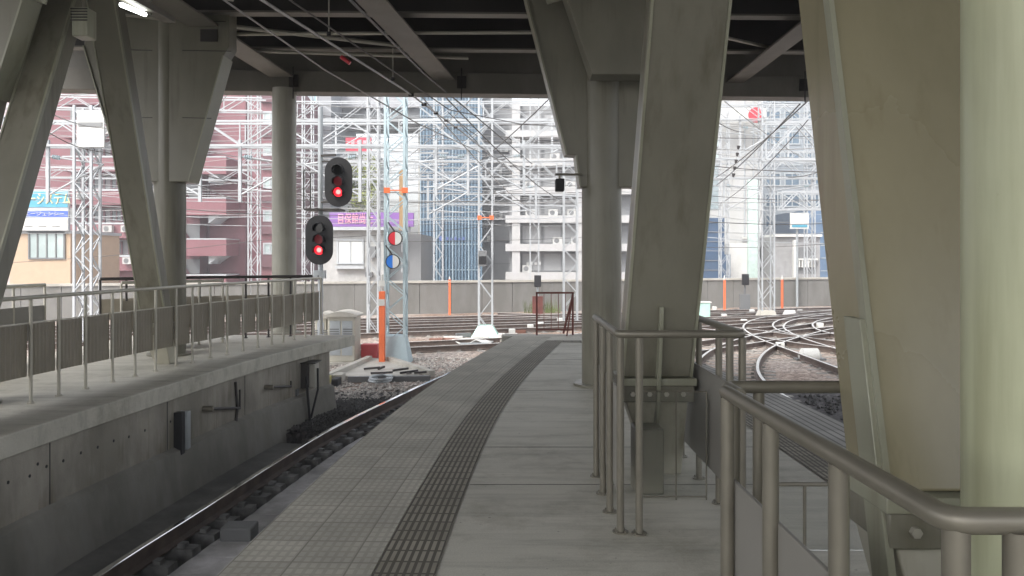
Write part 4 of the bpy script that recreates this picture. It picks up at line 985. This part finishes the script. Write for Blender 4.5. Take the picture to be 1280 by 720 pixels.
# blocks at the foot of the left platform end
for i, (px, py, w_, mm, lb) in enumerate(((415,478,.45,conc_l,'pale concrete block on the ballast below the platform end'),(405,482,.16,mat('dull_yellow_paint',(.45,.40,.14),.6),'small yellow box at the foot of the platform wall end'),(418,484,.14,black,'small black block beside the yellow box'))):
    p = on(px,py,ZB); tag(MB().box(p.x-w_/2,p.x+w_/2,p.y,p.y+.4,ZB-.03,ZB+.17).build('block', mm, bevel=.015), lb, 'block')
# scrap, white sheets and boxes among the rails
random.seed(21)
for i in range(16):
    px, py = random.uniform(530,640), random.uniform(413,433); p = on(px,py,ZB)
    l, a_ = random.uniform(.3,.9), random.uniform(-.5,.5)
    mm = random.choice([mat('red_brown_timber',(.22,.11,.08),.8), white, galv, greyd, conc_l])
    tag(MB().obox((p.x,p.y),(p.x+l*cos(a_),p.y+l*sin(a_)), random.uniform(.1,.25), ZB, ZB+random.uniform(.06,.16)).build('spare_timber', mm), 'odd timber or block lying between the tracks beyond the platform', 'timber', 'timbers and blocks left between the tracks')
p = on(585,430,ZB); m = MB()
for j in range(5):
    for i in range(7): m.v.append((p.x-.7+i*.24+.03*j, p.y-.4+j*.25, ZB+.10+.10*sin(i*1.9+j)*cos(j*2.1)))
for j in range(4):
    for i in range(6): a = j*7+i; m.f.append((a,a+1,a+8,a+7))
o = m.build('white_sheet', white); tag(o, 'crumpled white sheet thrown over things by the tracks', 'sheet'); sm = o.modifiers.new('s','SOLIDIFY'); sm.thickness = .03
for px, py in ((615,420),(627,424),(640,418),(663,412),(676,409),(700,404),(930,405),(1000,392),(940,392),(905,398),(1015,447),(893,388),(1025,410),(975,436)):
    p = on(px,py,ZB); tag(MB().box(p.x-.12,p.x+.12,p.y-.1,p.y+.1,ZB,ZB+.2).build('marker_block', white, bevel=.03), 'small white marker block between the rails', 'marker block', 'white marker blocks in the yard')
for px, py in ((987,396),(1012,450)):
    p = on(px,py,ZB); t = thing('point_machine', 'rounded white point machine cover beside the %s' % ('far S bend' if px < 1000 else 'crossing rails nearest the camera'), 'cover', (p.x,p.y,ZB), None)
    m = MB(); m.tube([(p.x-.3,p.y,ZB+.1),(p.x-.2,p.y,ZB+.12),(p.x+.2,p.y,ZB+.12),(p.x+.3,p.y,ZB+.1)], [.05,.2,.2,.05], 14); m.build('cover', white, t)
    MB().box(p.x-.4,p.x+.4,p.y-.15,p.y+.15,ZB-.01,ZB+.05).build('base', greyd, t)
p = on(878,400,ZB); t = thing('relay_box', 'mint green box at the left edge of the right opening', 'box', (p.x,p.y,ZB))
MB().box(p.x-.4,p.x+.35,p.y,p.y+.5,ZB,ZB+.75).build('case', mint, t, bevel=.03); MB().box(p.x-.45,p.x+.4,p.y-.04,p.y+.54,ZB+.752,ZB+.8).build('lid', white, t)
for px, lb in ((906,'orange post before the wall at the left of the right opening'),(978,'orange post before the wall in the middle of the right opening'),(562,'orange post before the wall between the pale blue mast and the white mast')):
    Yq = 38.0 if px < 700 else 41.0; p = at(px,350,Yq); t = thing('orange_post', lb, 'post', (p.x,Yq,ZB), 'orange posts before the wall')
    MB().box(p.x-.05,p.x+.05,Yq,Yq+.1,ZB,at(0,349,Yq).z).build('post', orange, t, smooth=False); MB().tube([(p.x,Yq+.06,.3),(p.x,Yq+.06,.55)],[.07,.02],8).build('cap', white, t)
# small dwarf signals in front of wall
for px, py, Y, lb in ((672,352,38,'small dark yard signal above the gate'),(931,350,40,'small dark yard signal on a lattice stand in the right opening')):
    p = at(px,py,Y); t = thing('yard_signal', lb, 'signal', (p.x,Y,ZB), 'small yard signals')
    MB().tube([(p.x,Y,ZB),(p.x,Y,p.z)], .05, 8).build('pole', galv if px<700 else greyd, t)
    MB().box(p.x-.16,p.x+.16,Y-.2,Y,p.z-.25,p.z+.3).build('head', black, t, bevel=.02)
    MB().box(p.x-.25,p.x+.25,Y-.1,Y+.1,ZB,ZB+.9).build('stand', rustred if px<700 else greyd, t)
# red brown gate frame at the platform tip
Yg = 15.5; t = thing('iron_gate', 'small red brown iron gate frame standing at the platform tip', 'gate', ((693-HX)/F*Yg,Yg,0))
g0, g1 = at(671,418,Yg), at(716,418,Yg); zt_ = at(0,366,Yg).z; zb_ = at(0,412,Yg).z
for xx in (g0.x, g1.x): MB().bar((xx,Yg,0 if Yg<YE else -.0),(xx,Yg,zt_),.035).build('upright', rustred, t); 
MB().bar((g0.x-.02,Yg,zt_),(g1.x+.02,Yg,zt_),.035).build('rail', rustred, t); MB().bar((g0.x,Yg,zb_),(g1.x,Yg,zb_),.03).build('rail', rustred, t)
for k in range(1,5): xx = g0.x+(g1.x-g0.x)*k/5; MB().tube([(xx,Yg,zb_),(xx,Yg,zt_)], .007, 6).build('bar', rustred, t)
MB().bar((g1.x,Yg,zt_-.05),(g1.x-.16,Yg+.35,0),.03).build('brace', rustred, t); MB().bar((g1.x,Yg,zt_-.05),(g1.x-.13,Yg-.2,0),.025).build('brace', rustred, t)
struct(MB().box(-.2,1.9,YE-.01,YE+.35,-.5,-.003), 'platform_tip', conc_l)

# ================================================================ TEXT
def text(s_, name, m, parent, x, y, z, size, rot=(pi/2,0,0), sx=1., ex=.01, label=None):
    c_ = bpy.data.curves.new(name, 'FONT'); c_.body = s_; c_.size = size; c_.extrude = ex; c_.align_x = 'CENTER'; c_.align_y = 'CENTER'
    tmp = bpy.data.objects.new('tmp', c_); C.objects.link(tmp); bpy.context.view_layer.update()
    me = bpy.data.meshes.new_from_object(tmp.evaluated_get(bpy.context.evaluated_depsgraph_get())); bpy.data.objects.remove(tmp)
    me.materials.clear(); me.materials.append(m); me.name = name
    o = bpy.data.objects.new(name, me); C.objects.link(o); o.parent = parent; po = parent['_o']
    o.location = (x-po[0], y-po[1], z-po[2]); o.rotation_euler = rot; o.scale = (sx,1,1); o['_o'] = [x,y,z]; return o

# ================================================================ BUILDINGS
def bld(name, label, x0, x1, y0_, y1_, z1, m, zb=ZB-.1):
    t = thing(name, label, 'building', ((x0+x1)/2,(y0_+y1_)/2,zb)); MB().box(x0,x1,y0_,y1_,zb,z1).build('wall', m, t, smooth=False); return t
def window(t, x0, x1, yf, z0, z1, mg=glassd, fm=None, mull=1, fr=.09):
    fm = fm or galv
    m = MB().box(x0,x1,yf-.10,yf-.002,z1-fr,z1).box(x0,x1,yf-.10,yf-.002,z0,z0+fr).box(x0,x0+fr,yf-.098,yf-.003,z0+fr,z1-fr).box(x1-fr,x1,yf-.098,yf-.003,z0+fr,z1-fr)
    for k in range(1, mull+1): xx = x0+(x1-x0)*k/(mull+1); m.box(xx-fr*.35,xx+fr*.35,yf-.09,yf-.004,z0+fr,z1-fr)
    w_ = m.build('window', fm, t, smooth=False); MB().box(x0+fr,x1-fr,yf-.04,yf-.01,z0+fr,z1-fr).build('pane', mg, w_, smooth=False)
X = lambda px, Y: (px-HX)/F*Y
Z = lambda py, Y: CZ-(py-HY)/F*Y
# --- pink building
Y = 62
t = bld('pink_building', 'large pink tiled building with balcony bands and an outside stair', X(40,Y), X(250,Y), Y, Y+14, Z(92,Y), pink)
MB().box(X(250,Y)+.01, X(348,Y), Y+1.4, Y+14, ZB-.1, Z(92,Y)).build('wing', pink, t, smooth=False)
for py in (322, 282, 241, 200, 159, 118):
    MB().box(X(88,Y), X(228,Y), Y-1.1, Y-.002, Z(py+16,Y), Z(py-2,Y)).build('balcony_front', pink, t, smooth=False)
    MB().box(X(88,Y), X(228,Y), Y-.02, Y-.004, Z(py-3,Y), Z(py-22,Y)).build('shaded_gallery', greyb, t, smooth=False)  # plain grey strip behind each window row
    for k in range(6): window(t, X(95+k*22,Y), X(110+k*22,Y), Y-.03, Z(py-4,Y), Z(py-20,Y), glassd, pink_d, 1, .12)
    MB().box(X(88,Y), X(228,Y), Y-1.14, Y-1.101, Z(py-1,Y), Z(py-3,Y)).build('coping', galv_w, t, smooth=False)
# stair flights and landings at the right part
for i, py in enumerate((350, 306, 256, 206)):
    pl = MB().box(X(237,Y), X(292,Y), Y-1.6, Y+1.3, Z(py+14,Y), Z(py-6,Y)).build('stair_landing', pink, t, smooth=False)
    MB().box(X(237,Y), X(292,Y), Y-1.62, Y+1.3, Z(py-6,Y)+.002, Z(py-6,Y)+.09).build('coping', galv_w, pl, smooth=False)
    MB().prism([(X(224,Y),Z(py-32,Y)),(X(240,Y),Z(py-6,Y)),(X(240,Y),Z(py+14,Y)),(X(224,Y),Z(py-14,Y))], Y-1.4, Y-.2).build('stair_flight', pink, t, smooth=False)
    MB().box(X(228,Y), X(250,Y), Y-.05, Y-.003, Z(py-8,Y), Z(py-26,Y)).build('stair_opening', greyd, t, smooth=False)
    MB().prism([(X(268,Y),Z(py+14,Y)),(X(282,Y),Z(py+14,Y)),(X(268,Y),Z(py+24,Y))], Y-1.2, Y+1.2).build('corbel', galv_w, t, smooth=False)
for py in (310, 268, 226, 184, 142, 100):
    window(t, X(322,Y), X(340,Y), Y+1.4, Z(py+8,Y), Z(py-7,Y), glassl, galv_w, 1, .14)
    MB().box(X(320,Y), X(342,Y), Y+1.1, Y+1.398, Z(py+24,Y), Z(py+9,Y)).build('spandrel', pink_d, t, smooth=False)
for px in (252, 300): MB().box(X(px,Y), X(px+1.5,Y), Y+1.2, Y+1.39, 0, Z(80,Y)).build('downpipe', pink_d, t, smooth=False)
# --- beige building with billboards
Y = 48
t = bld('beige_building', 'low beige building with blue and white billboards above its window', X(12,Y), X(88,Y), Y, Y+6, Z(292,Y), beige)
MB().box(X(12,Y)-.1, X(88,Y)+.1, Y-.1, Y+6.1, Z(292,Y)+.001, Z(290,Y)+.1).build('parapet', galv_w, t, smooth=False)
window(t, X(36,Y), X(82,Y), Y, Z(324,Y), Z(289,Y), glassl, greyd, 3, .1)
b1 = thing('billboard', 'blue and white billboard with large letters on the beige building roof', 'billboard', (X(60,Y),Y-.4,Z(288,Y)))
def bb(n, pa, pb, ya, yb, mm, d=0.): return MB().box(X(pa,Y),X(pb,Y),Y-.3-d,Y-.1-d*.5,Z(yb,Y),Z(ya,Y)).build(n, mm, b1, smooth=False)
bb('frame', 22, 89, 237, 289, galv_w); bb('cyan_panel', 22.5, 88.3, 240, 259.5, cyanm, .03); bb('blue_band', 22.5, 88.3, 264, 271.5, mat('royal_blue_sign',(.06,.13,.55),.5,var=.04), .03); bb('white_panel', 22.5, 88.3, 273, 288, white, .03)
text('カーシステム', 'big_letters', mat('cream_letters',(.85,.75,.35),.5,var=.02), b1, X(60.5,Y), Y-.36, Z(250,Y), .78, sx=.66, ex=.02)
text('エージェンシー', 'small_letters', white, b1, X(60,Y), Y-.36, Z(267.8,Y), .30, sx=1.15, ex=.01)
for k in range(3): MB().box(X(35+k*17,Y),X(45+k*17,Y),Y-.36,Y-.341,Z(283.4,Y),Z(282.6,Y)).build('faint_line', greyb, b1, smooth=False)
for px in (26, 84): MB().bar((X(px,Y),Y-.05,Z(292,Y)),(X(px,Y),Y-.05,Z(238,Y)),.12).build('prop', galv, b1, smooth=False)
# --- middle low-rise with shop and purple sign
Y = 52
t = bld('shop_building', 'white two storey shop with a wide window under the purple sign', X(404,Y), X(482,Y), Y, Y+8, Z(284,Y), mat('shop_white',(.42,.42,.42),.6,stain=.1))
MB().box(X(402,Y),X(484,Y),Y-.6,Y-.002,Z(288,Y),Z(284,Y)).build('canopy', galv_w, t, smooth=False)
window(t, X(421,Y), X(455,Y), Y, Z(330,Y), Z(299,Y), mat('white_blind',(.66,.68,.66),.5,var=.04), galv_w, 1, .12)
MB().box(X(420,Y),X(456,Y),Y-.35,Y-.102,Z(336,Y),Z(332,Y)).build('sill', galv_w, t, smooth=False)
MB().box(X(462,Y),X(470,Y),Y-.4,Y-.003,Z(322,Y),Z(308,Y)).build('vent_unit', greyd, t, smooth=False)
MB().box(X(458,Y),X(466,Y),Y-.4,Y-.003,Z(346,Y),Z(340,Y)).build('vent_unit', greyd, t, smooth=False)
b1 = thing('purple_sign', 'long purple sign board with pink characters above the white shop', 'sign', (X(465,Y),Y-.2,Z(284,Y)))
MB().box(X(414,Y),X(518,Y),Y-.5,Y-.1,Z(283.5,Y),Z(266,Y)).build('board', purple, b1, smooth=False)
text('目保館尚士', 'sign_letters', mat('pink_letters',(.85,.40,.50),.5,var=.02), b1, X(446,Y), Y-.53, Z(275,Y), .75, sx=.62, ex=.02)
for px in (418, 512): MB().bar((X(px,Y),Y,Z(290,Y)),(X(px,Y),Y,Z(266,Y)),.15).build('prop', galv, b1, smooth=False)
t = bld('narrow_building', 'narrow pale building just right of the shop, behind the blue mast', X(484,Y), X(524,Y), Y+1, Y+9, Z(292,Y), greyb)
for k in range(2): window(t, X(499,Y), X(508,Y), Y+1, Z(315+k*26,Y), Z(300+k*26,Y), white, galv_w, 0, .1)
# --- grey building behind with tall glass strip
Y = 75
t = bld('grey_building', 'pale grey office block behind the red signals with a bluish glass strip', X(348,Y), X(414,Y), Y, Y+12, Z(92,Y), mat('pale_grey_cladding',(.25,.26,.28),.6,var=.06,scale=.3))
for k in range(9): window(t, X(375,Y), X(397,Y), Y, Z(350-k*30+1,Y), Z(322-k*30,Y), mat('blue_green_glass',(.22,.36,.42),.15,var=.15,scale=.3), galv_w, 1, .12)
for k in range(22): MB().box(X(351,Y), X(373,Y), Y-.12, Y-.002, Z(340-k*12,Y), Z(338-k*12,Y)).build('louvre', greyb, t, smooth=False)
# --- elevated road behind
Y = 80
t = thing('elevated_road', 'grey elevated road deck passing behind the signals and masts', 'elevated road', (X(465,Y),Y,ZB))
MB().box(X(398,Y),X(540,Y),Y,Y+8,Z(152,Y),Z(136,Y)).build('girder', greyb, t, smooth=False)
MB().box(X(398,Y),X(540,Y),Y-.6,Y+8.6,Z(135.9,Y),Z(118,Y)).build('parapet', mat('light_parapet',(.33,.33,.35),.7), t, smooth=False)
MB().box(X(405,Y),X(414,Y),Y+2,Y+4,ZB,Z(153,Y)).build('pier', conc_l, t); MB().box(X(520,Y),X(530,Y),Y+2,Y+4,ZB,Z(153,Y)).build('pier', conc_l, t)
# white block with red sign
Y = 78
t = bld('white_block', 'white rooftop block carrying the small red sign', X(414,Y), X(470,Y), Y+1, Y+6, Z(192,Y), mat('shop_white_b',(.52,.52,.51),.6))
Y = 72
b1 = thing('red_sign', 'small red shop sign with white letters above the green tree', 'sign', (X(449,Y),Y,Z(191,Y)))
MB().box(X(432,Y),X(464,Y),Y,Y+.3,Z(190,Y),Z(172,Y)).build('board', mat('crimson_sign',(.60,.05,.09),.5), b1, smooth=False)
MB().box(X(432,Y),X(464,Y),Y-.04,Y-.002,Z(184,Y),Z(181,Y)).build('white_stripe', white, b1, smooth=False)
for k in range(3): MB().box(X(439+k*7.5,Y),X(443+k*7.5,Y),Y-.04,Y-.002,Z(180,Y),Z(175.5,Y)).build('pale_mark', mat('pale_pink_letters',(.8,.45,.5),.5), b1, smooth=False)
for px in (435, 461): MB().bar((X(px,Y),Y+.1,Z(230,Y)),(X(px,Y),Y+.1,Z(172,Y)),.15).build('prop', galv, b1, smooth=False)
# --- blue glass building
Y = 66
gl = mat('blue_curtain_glass', (.10,.17,.24), .14, var=.22, scale=.18, streak=(1,1,.25))
t = bld('glass_building', 'tall blue glass building with close vertical ribs', X(526,Y), X(602,Y), Y, Y+14, Z(92,Y), gl)
for k in range(20):
    xx = X(526,Y)+(X(602,Y)-X(526,Y))*k/19; MB().box(xx-.05,xx+.05,Y-.18,Y-.002,ZB,Z(92,Y)).build('vertical_rib', mat('blue_rib',(.13,.20,.27),.4) if k % 5 else mat('pale_rib',(.26,.34,.40),.4), t, smooth=False)
for k in range(10): MB().box(X(526,Y),X(602,Y),Y-.08,Y-.003,Z(338-k*32,Y),Z(336.5-k*32,Y)).build('floor_band', mat('pale_rib',(.26,.34,.40),.4), t, smooth=False)
m_ = mat('navy_letters',(.08,.12,.30),.5)
MB().disc((X(552,Y),Y-.19,Z(298,Y)),(0,-1,0),.2,.03,16).build('wall_emblem', m_, t)
for k in range(5): MB().box(X(558+k*5,Y),X(561+k*5,Y),Y-.24,Y-.2,Z(300,Y),Z(296.5+k%2,Y)).build('wall_mark', m_, t, smooth=False)
# --- grey slab between
Y = 70
t = bld('slab_building', 'plain mid grey building between the glass building and the white framed one', X(598,Y), X(640,Y), Y, Y+10, Z(90,Y), greyb)
for k in range(9): MB().box(X(600,Y),X(638,Y),Y-.1,Y-.002,Z(330-k*28,Y),Z(329-k*28,Y)).build('joint_band', greyd, t, smooth=False)
# --- white framed building
Y = 60
wf = mat('white_frame_render',(.44,.44,.45),.6,var=.04,stain=.06)
t = bld('white_framed_building', 'grey building wrapped in white pillars and floor bands right of the white mast', X(637,Y), X(790,Y), Y, Y+12, Z(132,Y), greyb)
MB().box(X(640,Y),X(650,Y),Y-.9,Y-.002,ZB,Z(128,Y)).build('pillar', wf, t, smooth=False); MB().box(X(722,Y),X(730,Y),Y-.9,Y-.002,ZB,Z(128,Y)).build('pillar', wf, t, smooth=False)
for py in (345, 310, 275, 240, 205, 170):
    MB().box(X(632,Y),X(790,Y),Y-1.0,Y-.004,Z(py+4,Y),Z(py-5,Y)).build('floor_band', wf, t, smooth=False)
    for a, b_ in ((652,677),(679,702),(704,721),(732,760)):
        window(t, X(a,Y), X(b_,Y), Y, Z(py-6,Y), Z(py-29,Y), mat('grey_blind',(.30,.305,.31),.3,var=.1,scale=.5), greyb, 0, .08)
for k in range(4): MB().box(X(658+k*5,Y),X(661+k*5,Y),Y-.16,Y-.12,Z(331,Y),Z(328-k%2,Y)).build('wall_mark', white, t, smooth=False)
# --- right opening buildings
Y = 68
t = bld('white_tower', 'tall white plain building at the left of the right opening', X(850,Y), X(952,Y), Y, Y+12, Z(92,Y), mat('tower_white',(.42,.42,.42),.6,var=.05,scale=.2,stain=.08))
MB().box(X(876,Y),X(898,Y),Y-.06,Y-.002,Z(262,Y),Z(205,Y)).build('recess', mat('teal_grey_panel',(.25,.30,.32),.4), t, smooth=False)
for k in range(8): window(t, X(880,Y), X(900,Y), Y-.06, Z(200-k*16,Y), Z(190-k*16,Y), glassl, galv_w, 1, .1)
for px in (930, 941): MB().box(X(px,Y),X(px+1,Y),Y-.1,Y-.002,ZB,Z(90,Y)).build('downpipe', galv, t, smooth=False)
Y = 56
t = bld('navy_building', 'stepped dark navy metal clad building low in the right opening', X(845,Y), X(913,Y), Y, Y+8, Z(318,Y), navy)
MB().box(X(845,Y),X(907,Y),Y+.3,Y+8,Z(318,Y)+.001,Z(272,Y)).build('upper_storey', navy, t, smooth=False)
for k in range(6): MB().box(X(845,Y),X(906.5,Y),Y-.05+(.3 if k<3 else 0),Y-.003+(.3 if k<3 else 0),Z(278+k*12,Y),Z(277.2+k*12,Y)).build('cladding_joint', greyb, t, smooth=False)
Y = 62
t = bld('white_annex', 'low white block with a green tinted recess in the right opening', X(912,Y), X(950,Y), Y, Y+6, Z(304,Y), white)
MB().box(X(934,Y),X(948,Y),Y-.3,Y-.01,Z(348,Y),Z(225,Y)).build('tinted_panel', mat('pale_green_glass',(.50,.62,.58),.2), t, smooth=False)
Y = 60
t = bld('concrete_building', 'low grey concrete building with an open balcony in the right opening', X(966,Y), X(1025,Y), Y, Y+9, Z(296,Y), mat('light_grey_concrete',(.31,.31,.32),.7,stain=.15))
MB().box(X(991,Y),X(1020,Y),Y-.02,Y-.002,Z(342,Y),Z(309,Y)).build('balcony_recess', greyd, t, smooth=False)
for k in range(7): MB().box(X(993+k*3.8,Y),X(994.6+k*3.8,Y),Y-.3,Y-.05,Z(334,Y),Z(324,Y)).build('baluster', white, t, smooth=False)
MB().box(X(991,Y),X(1020,Y),Y-.35,Y-.03,Z(325,Y),Z(323,Y)).build('balcony_rail', white, t, smooth=False)
MB().box(X(990,Y),X(992.5,Y),Y-.4,Y-.03,Z(348,Y),Z(300,Y)).build('pillar', white, t, smooth=False)
MB().box(X(966,Y),X(1026,Y),Y-.3,Y+9,Z(296,Y)+.001,Z(293,Y)).build('roof_slab', white, t, smooth=False)
Y = 70
t = bld('blue_building', 'dark blue building behind the concrete one at the right', X(1010,Y), X(1080,Y), Y, Y+9, Z(262,Y), mat('slate_blue_cladding',(.10,.16,.25),.4,var=.15,scale=.3))
for k in range(5): MB().box(X(1026,Y),X(1078,Y),Y-.05,Y-.003,Z(275+k*16,Y),Z(274+k*16,Y)).build('cladding_joint', galv, t, smooth=False)
Y = 84
t = bld('office_tower', 'large pale grey glass office tower filling the upper right opening', X(950,Y), X(1120,Y), Y, Y+14, Z(92,Y), mat('tower_grey',(.25,.28,.31),.6,var=.05,scale=.2))
for r_ in range(9):
    for c_ in range(6): window(t, X(956+c_*24,Y), X(976+c_*24,Y), Y, Z(285-r_*26,Y), Z(268-r_*26,Y), mat('cool_office_glass',(.09,.14,.19),.15,var=.2,scale=.2), galv, 1, .14)
Y = 66
b1 = thing('roof_sign', 'round red and white sign high in the right opening', 'sign', (X(946,Y),Y,Z(152,Y)))
MB().box(X(892,Y),X(960,Y),Y+.35,Y+.6,Z(152,Y),Z(134,Y)).build('white_board', white, b1, smooth=False)
MB().disc((X(946,Y),Y+.3,Z(143,Y)),(0,-1,0),.62,.1,28).build('red_disc', redp, b1)
# white information board on pole
Y = 44; b1 = thing('track_sign', 'white board on a pole before the concrete building', 'sign', (X(998,Y),Y,ZB))
MB().box(X(988,Y),X(1011,Y),Y,Y+.1,Z(286,Y),Z(266,Y)).build('board', white, b1, smooth=False); MB().box(X(990,Y),X(1009,Y),Y-.02,Y-.003,Z(284,Y),Z(281,Y)).build('blue_line', cyanm, b1, smooth=False)
MB().tube([(X(998,Y),Y+.2,ZB),(X(998,Y),Y+.2,Z(266,Y))],.07,8).build('pole', galv, b1)
# --- background blocks closing the gaps
for a, b_, py, Y, mm, lb in ((-260,40,70,80,mat('far_pinkish_block',(.45,.36,.37),.7),'far dull block left of the pink building'),(730,860,150,80,mat('far_grey_block',(.50,.50,.51),.7),'far pale block hidden behind the right column'),(1080,1500,110,90,mat('far_grey_block_b',(.44,.45,.47),.7),'far grey block right of the right opening')):
    t = bld('far_building', lb, X(a,Y), X(b_,Y), Y, Y+10, Z(py,Y), mm)
    for r_ in range(6):
        for c_ in range(8): window(t, X(a+10+c_*(b_-a-10)/8,Y), X(a+10+(c_+.6)*(b_-a-10)/8,Y), Y, Z(310-r_*30,Y), Z(295-r_*30,Y), glassd, galv, 0, .12)
random.seed(9)
ac = mat('air_conditioner_white',(.45,.45,.44),.5)
for bt, Yb, spots in ((bpy.data.objects['pink_building'], 62, [(px, py) for px in range(100,225,26) for py in (330,290,249,208,167)]),
                      (bpy.data.objects['white_framed_building'], 60, [(px, py) for px in (657,690,712) for py in (340,305,270,235,200)]),
                      (bpy.data.objects['slab_building'], 70, [(px, py) for px in (604,622) for py in (330,302,274,246,218,190)])):
    for px, py in spots:
        px += random.uniform(-5,5)
        if random.random() < .35: continue
        yb = Yb-(1.5 if Yb == 62 else .6)
        o = MB().box(X(px,yb),X(px,yb)+.7,yb,yb+.32,Z(py,yb),Z(py,yb)+.5).build('air_conditioner', ac, bt, smooth=False)
        MB().disc((X(px,yb)+.28,yb-.002,Z(py,yb)+.25),(0,-1,0),.19,.02,12).build('fan_grille', greyd, o)
# tree below the red sign
random.seed(5)
Y = 68; cx = X(449,Y); t = thing('street_tree', 'yellow green tree between the signals and the pale blue mast', 'tree', (cx,Y,ZB))
MB().tube([(cx,Y,ZB),(cx+.1,Y,2.5),(cx-.1,Y,6)],[.22,.17,.08],8).build('trunk', bark, t)
for k in range(5):
    a = random.uniform(0,6.28); MB().tube([(cx,Y,3+k*.6),(cx+cos(a)*1.1,Y+sin(a)*1.1,4.5+k*.7)],[.07,.02],6).build('limb', bark, t)
for nm, mm, n in (('crown', mat('leaf_yellow_green',(.30,.34,.07),.7,var=.35,scale=2.), 2600), ('dark_leaves', leafm, 1200)):
    m = MB(); cl = [(random.uniform(-1.1,1.1), random.uniform(-1.2,1.2), random.uniform(3.8,9.6), random.uniform(.5,.9)) for _ in range(16)]
    for _ in range(n):
        c_ = random.choice(cl); v = Vector((random.gauss(0,1),random.gauss(0,1),random.gauss(0,1))).normalized()*c_[3]*random.uniform(.4,1.1); p = Vector((cx+c_[0],Y+c_[1],c_[2]))+v
        u = Vector((random.uniform(-1,1),random.uniform(-1,1),random.uniform(-1,1))).normalized()*.11; w_ = u.cross(Vector((random.uniform(-1,1),.3,random.uniform(-1,1)))).normalized()*.09
        m.quad(p-u,p-w_,p+u,p+w_)
    m.build(nm, mm, t, smooth=False)
# weeds on top of wall foot
m = MB()
for _ in range(160):
    px = random.uniform(655,700); p = at(px,388,39.6); h = random.uniform(.15,.7); m.tube([(p.x,39.5,ZB),(p.x+random.uniform(-.15,.15),39.5,ZB+h)],[.012,.004],3)
tag(m.build('weeds', leafm), 'dry weeds growing at the foot of the far wall', 'weeds', kind='stuff')

# ================================================================ AIR
hz = MB().box(-46, 60, -30, 100, ZS-1.2, 26).build('haze', white, smooth=False)
hm = bpy.data.materials.new('haze_air'); hm.use_nodes = True; hn = hm.node_tree.nodes; hn.clear()
ho = hn.new('ShaderNodeOutputMaterial'); hv = hn.new('ShaderNodeVolumePrincipled'); hv.inputs['Density'].default_value = .0022; hv.inputs['Color'].default_value = (.92,.94,1,1)
hm.node_tree.links.new(hv.outputs[0], ho.inputs['Volume']); hz.data.materials.clear(); hz.data.materials.append(hm); tag(hz, 'pale bright haze over the yard', 'haze', kind='stuff')
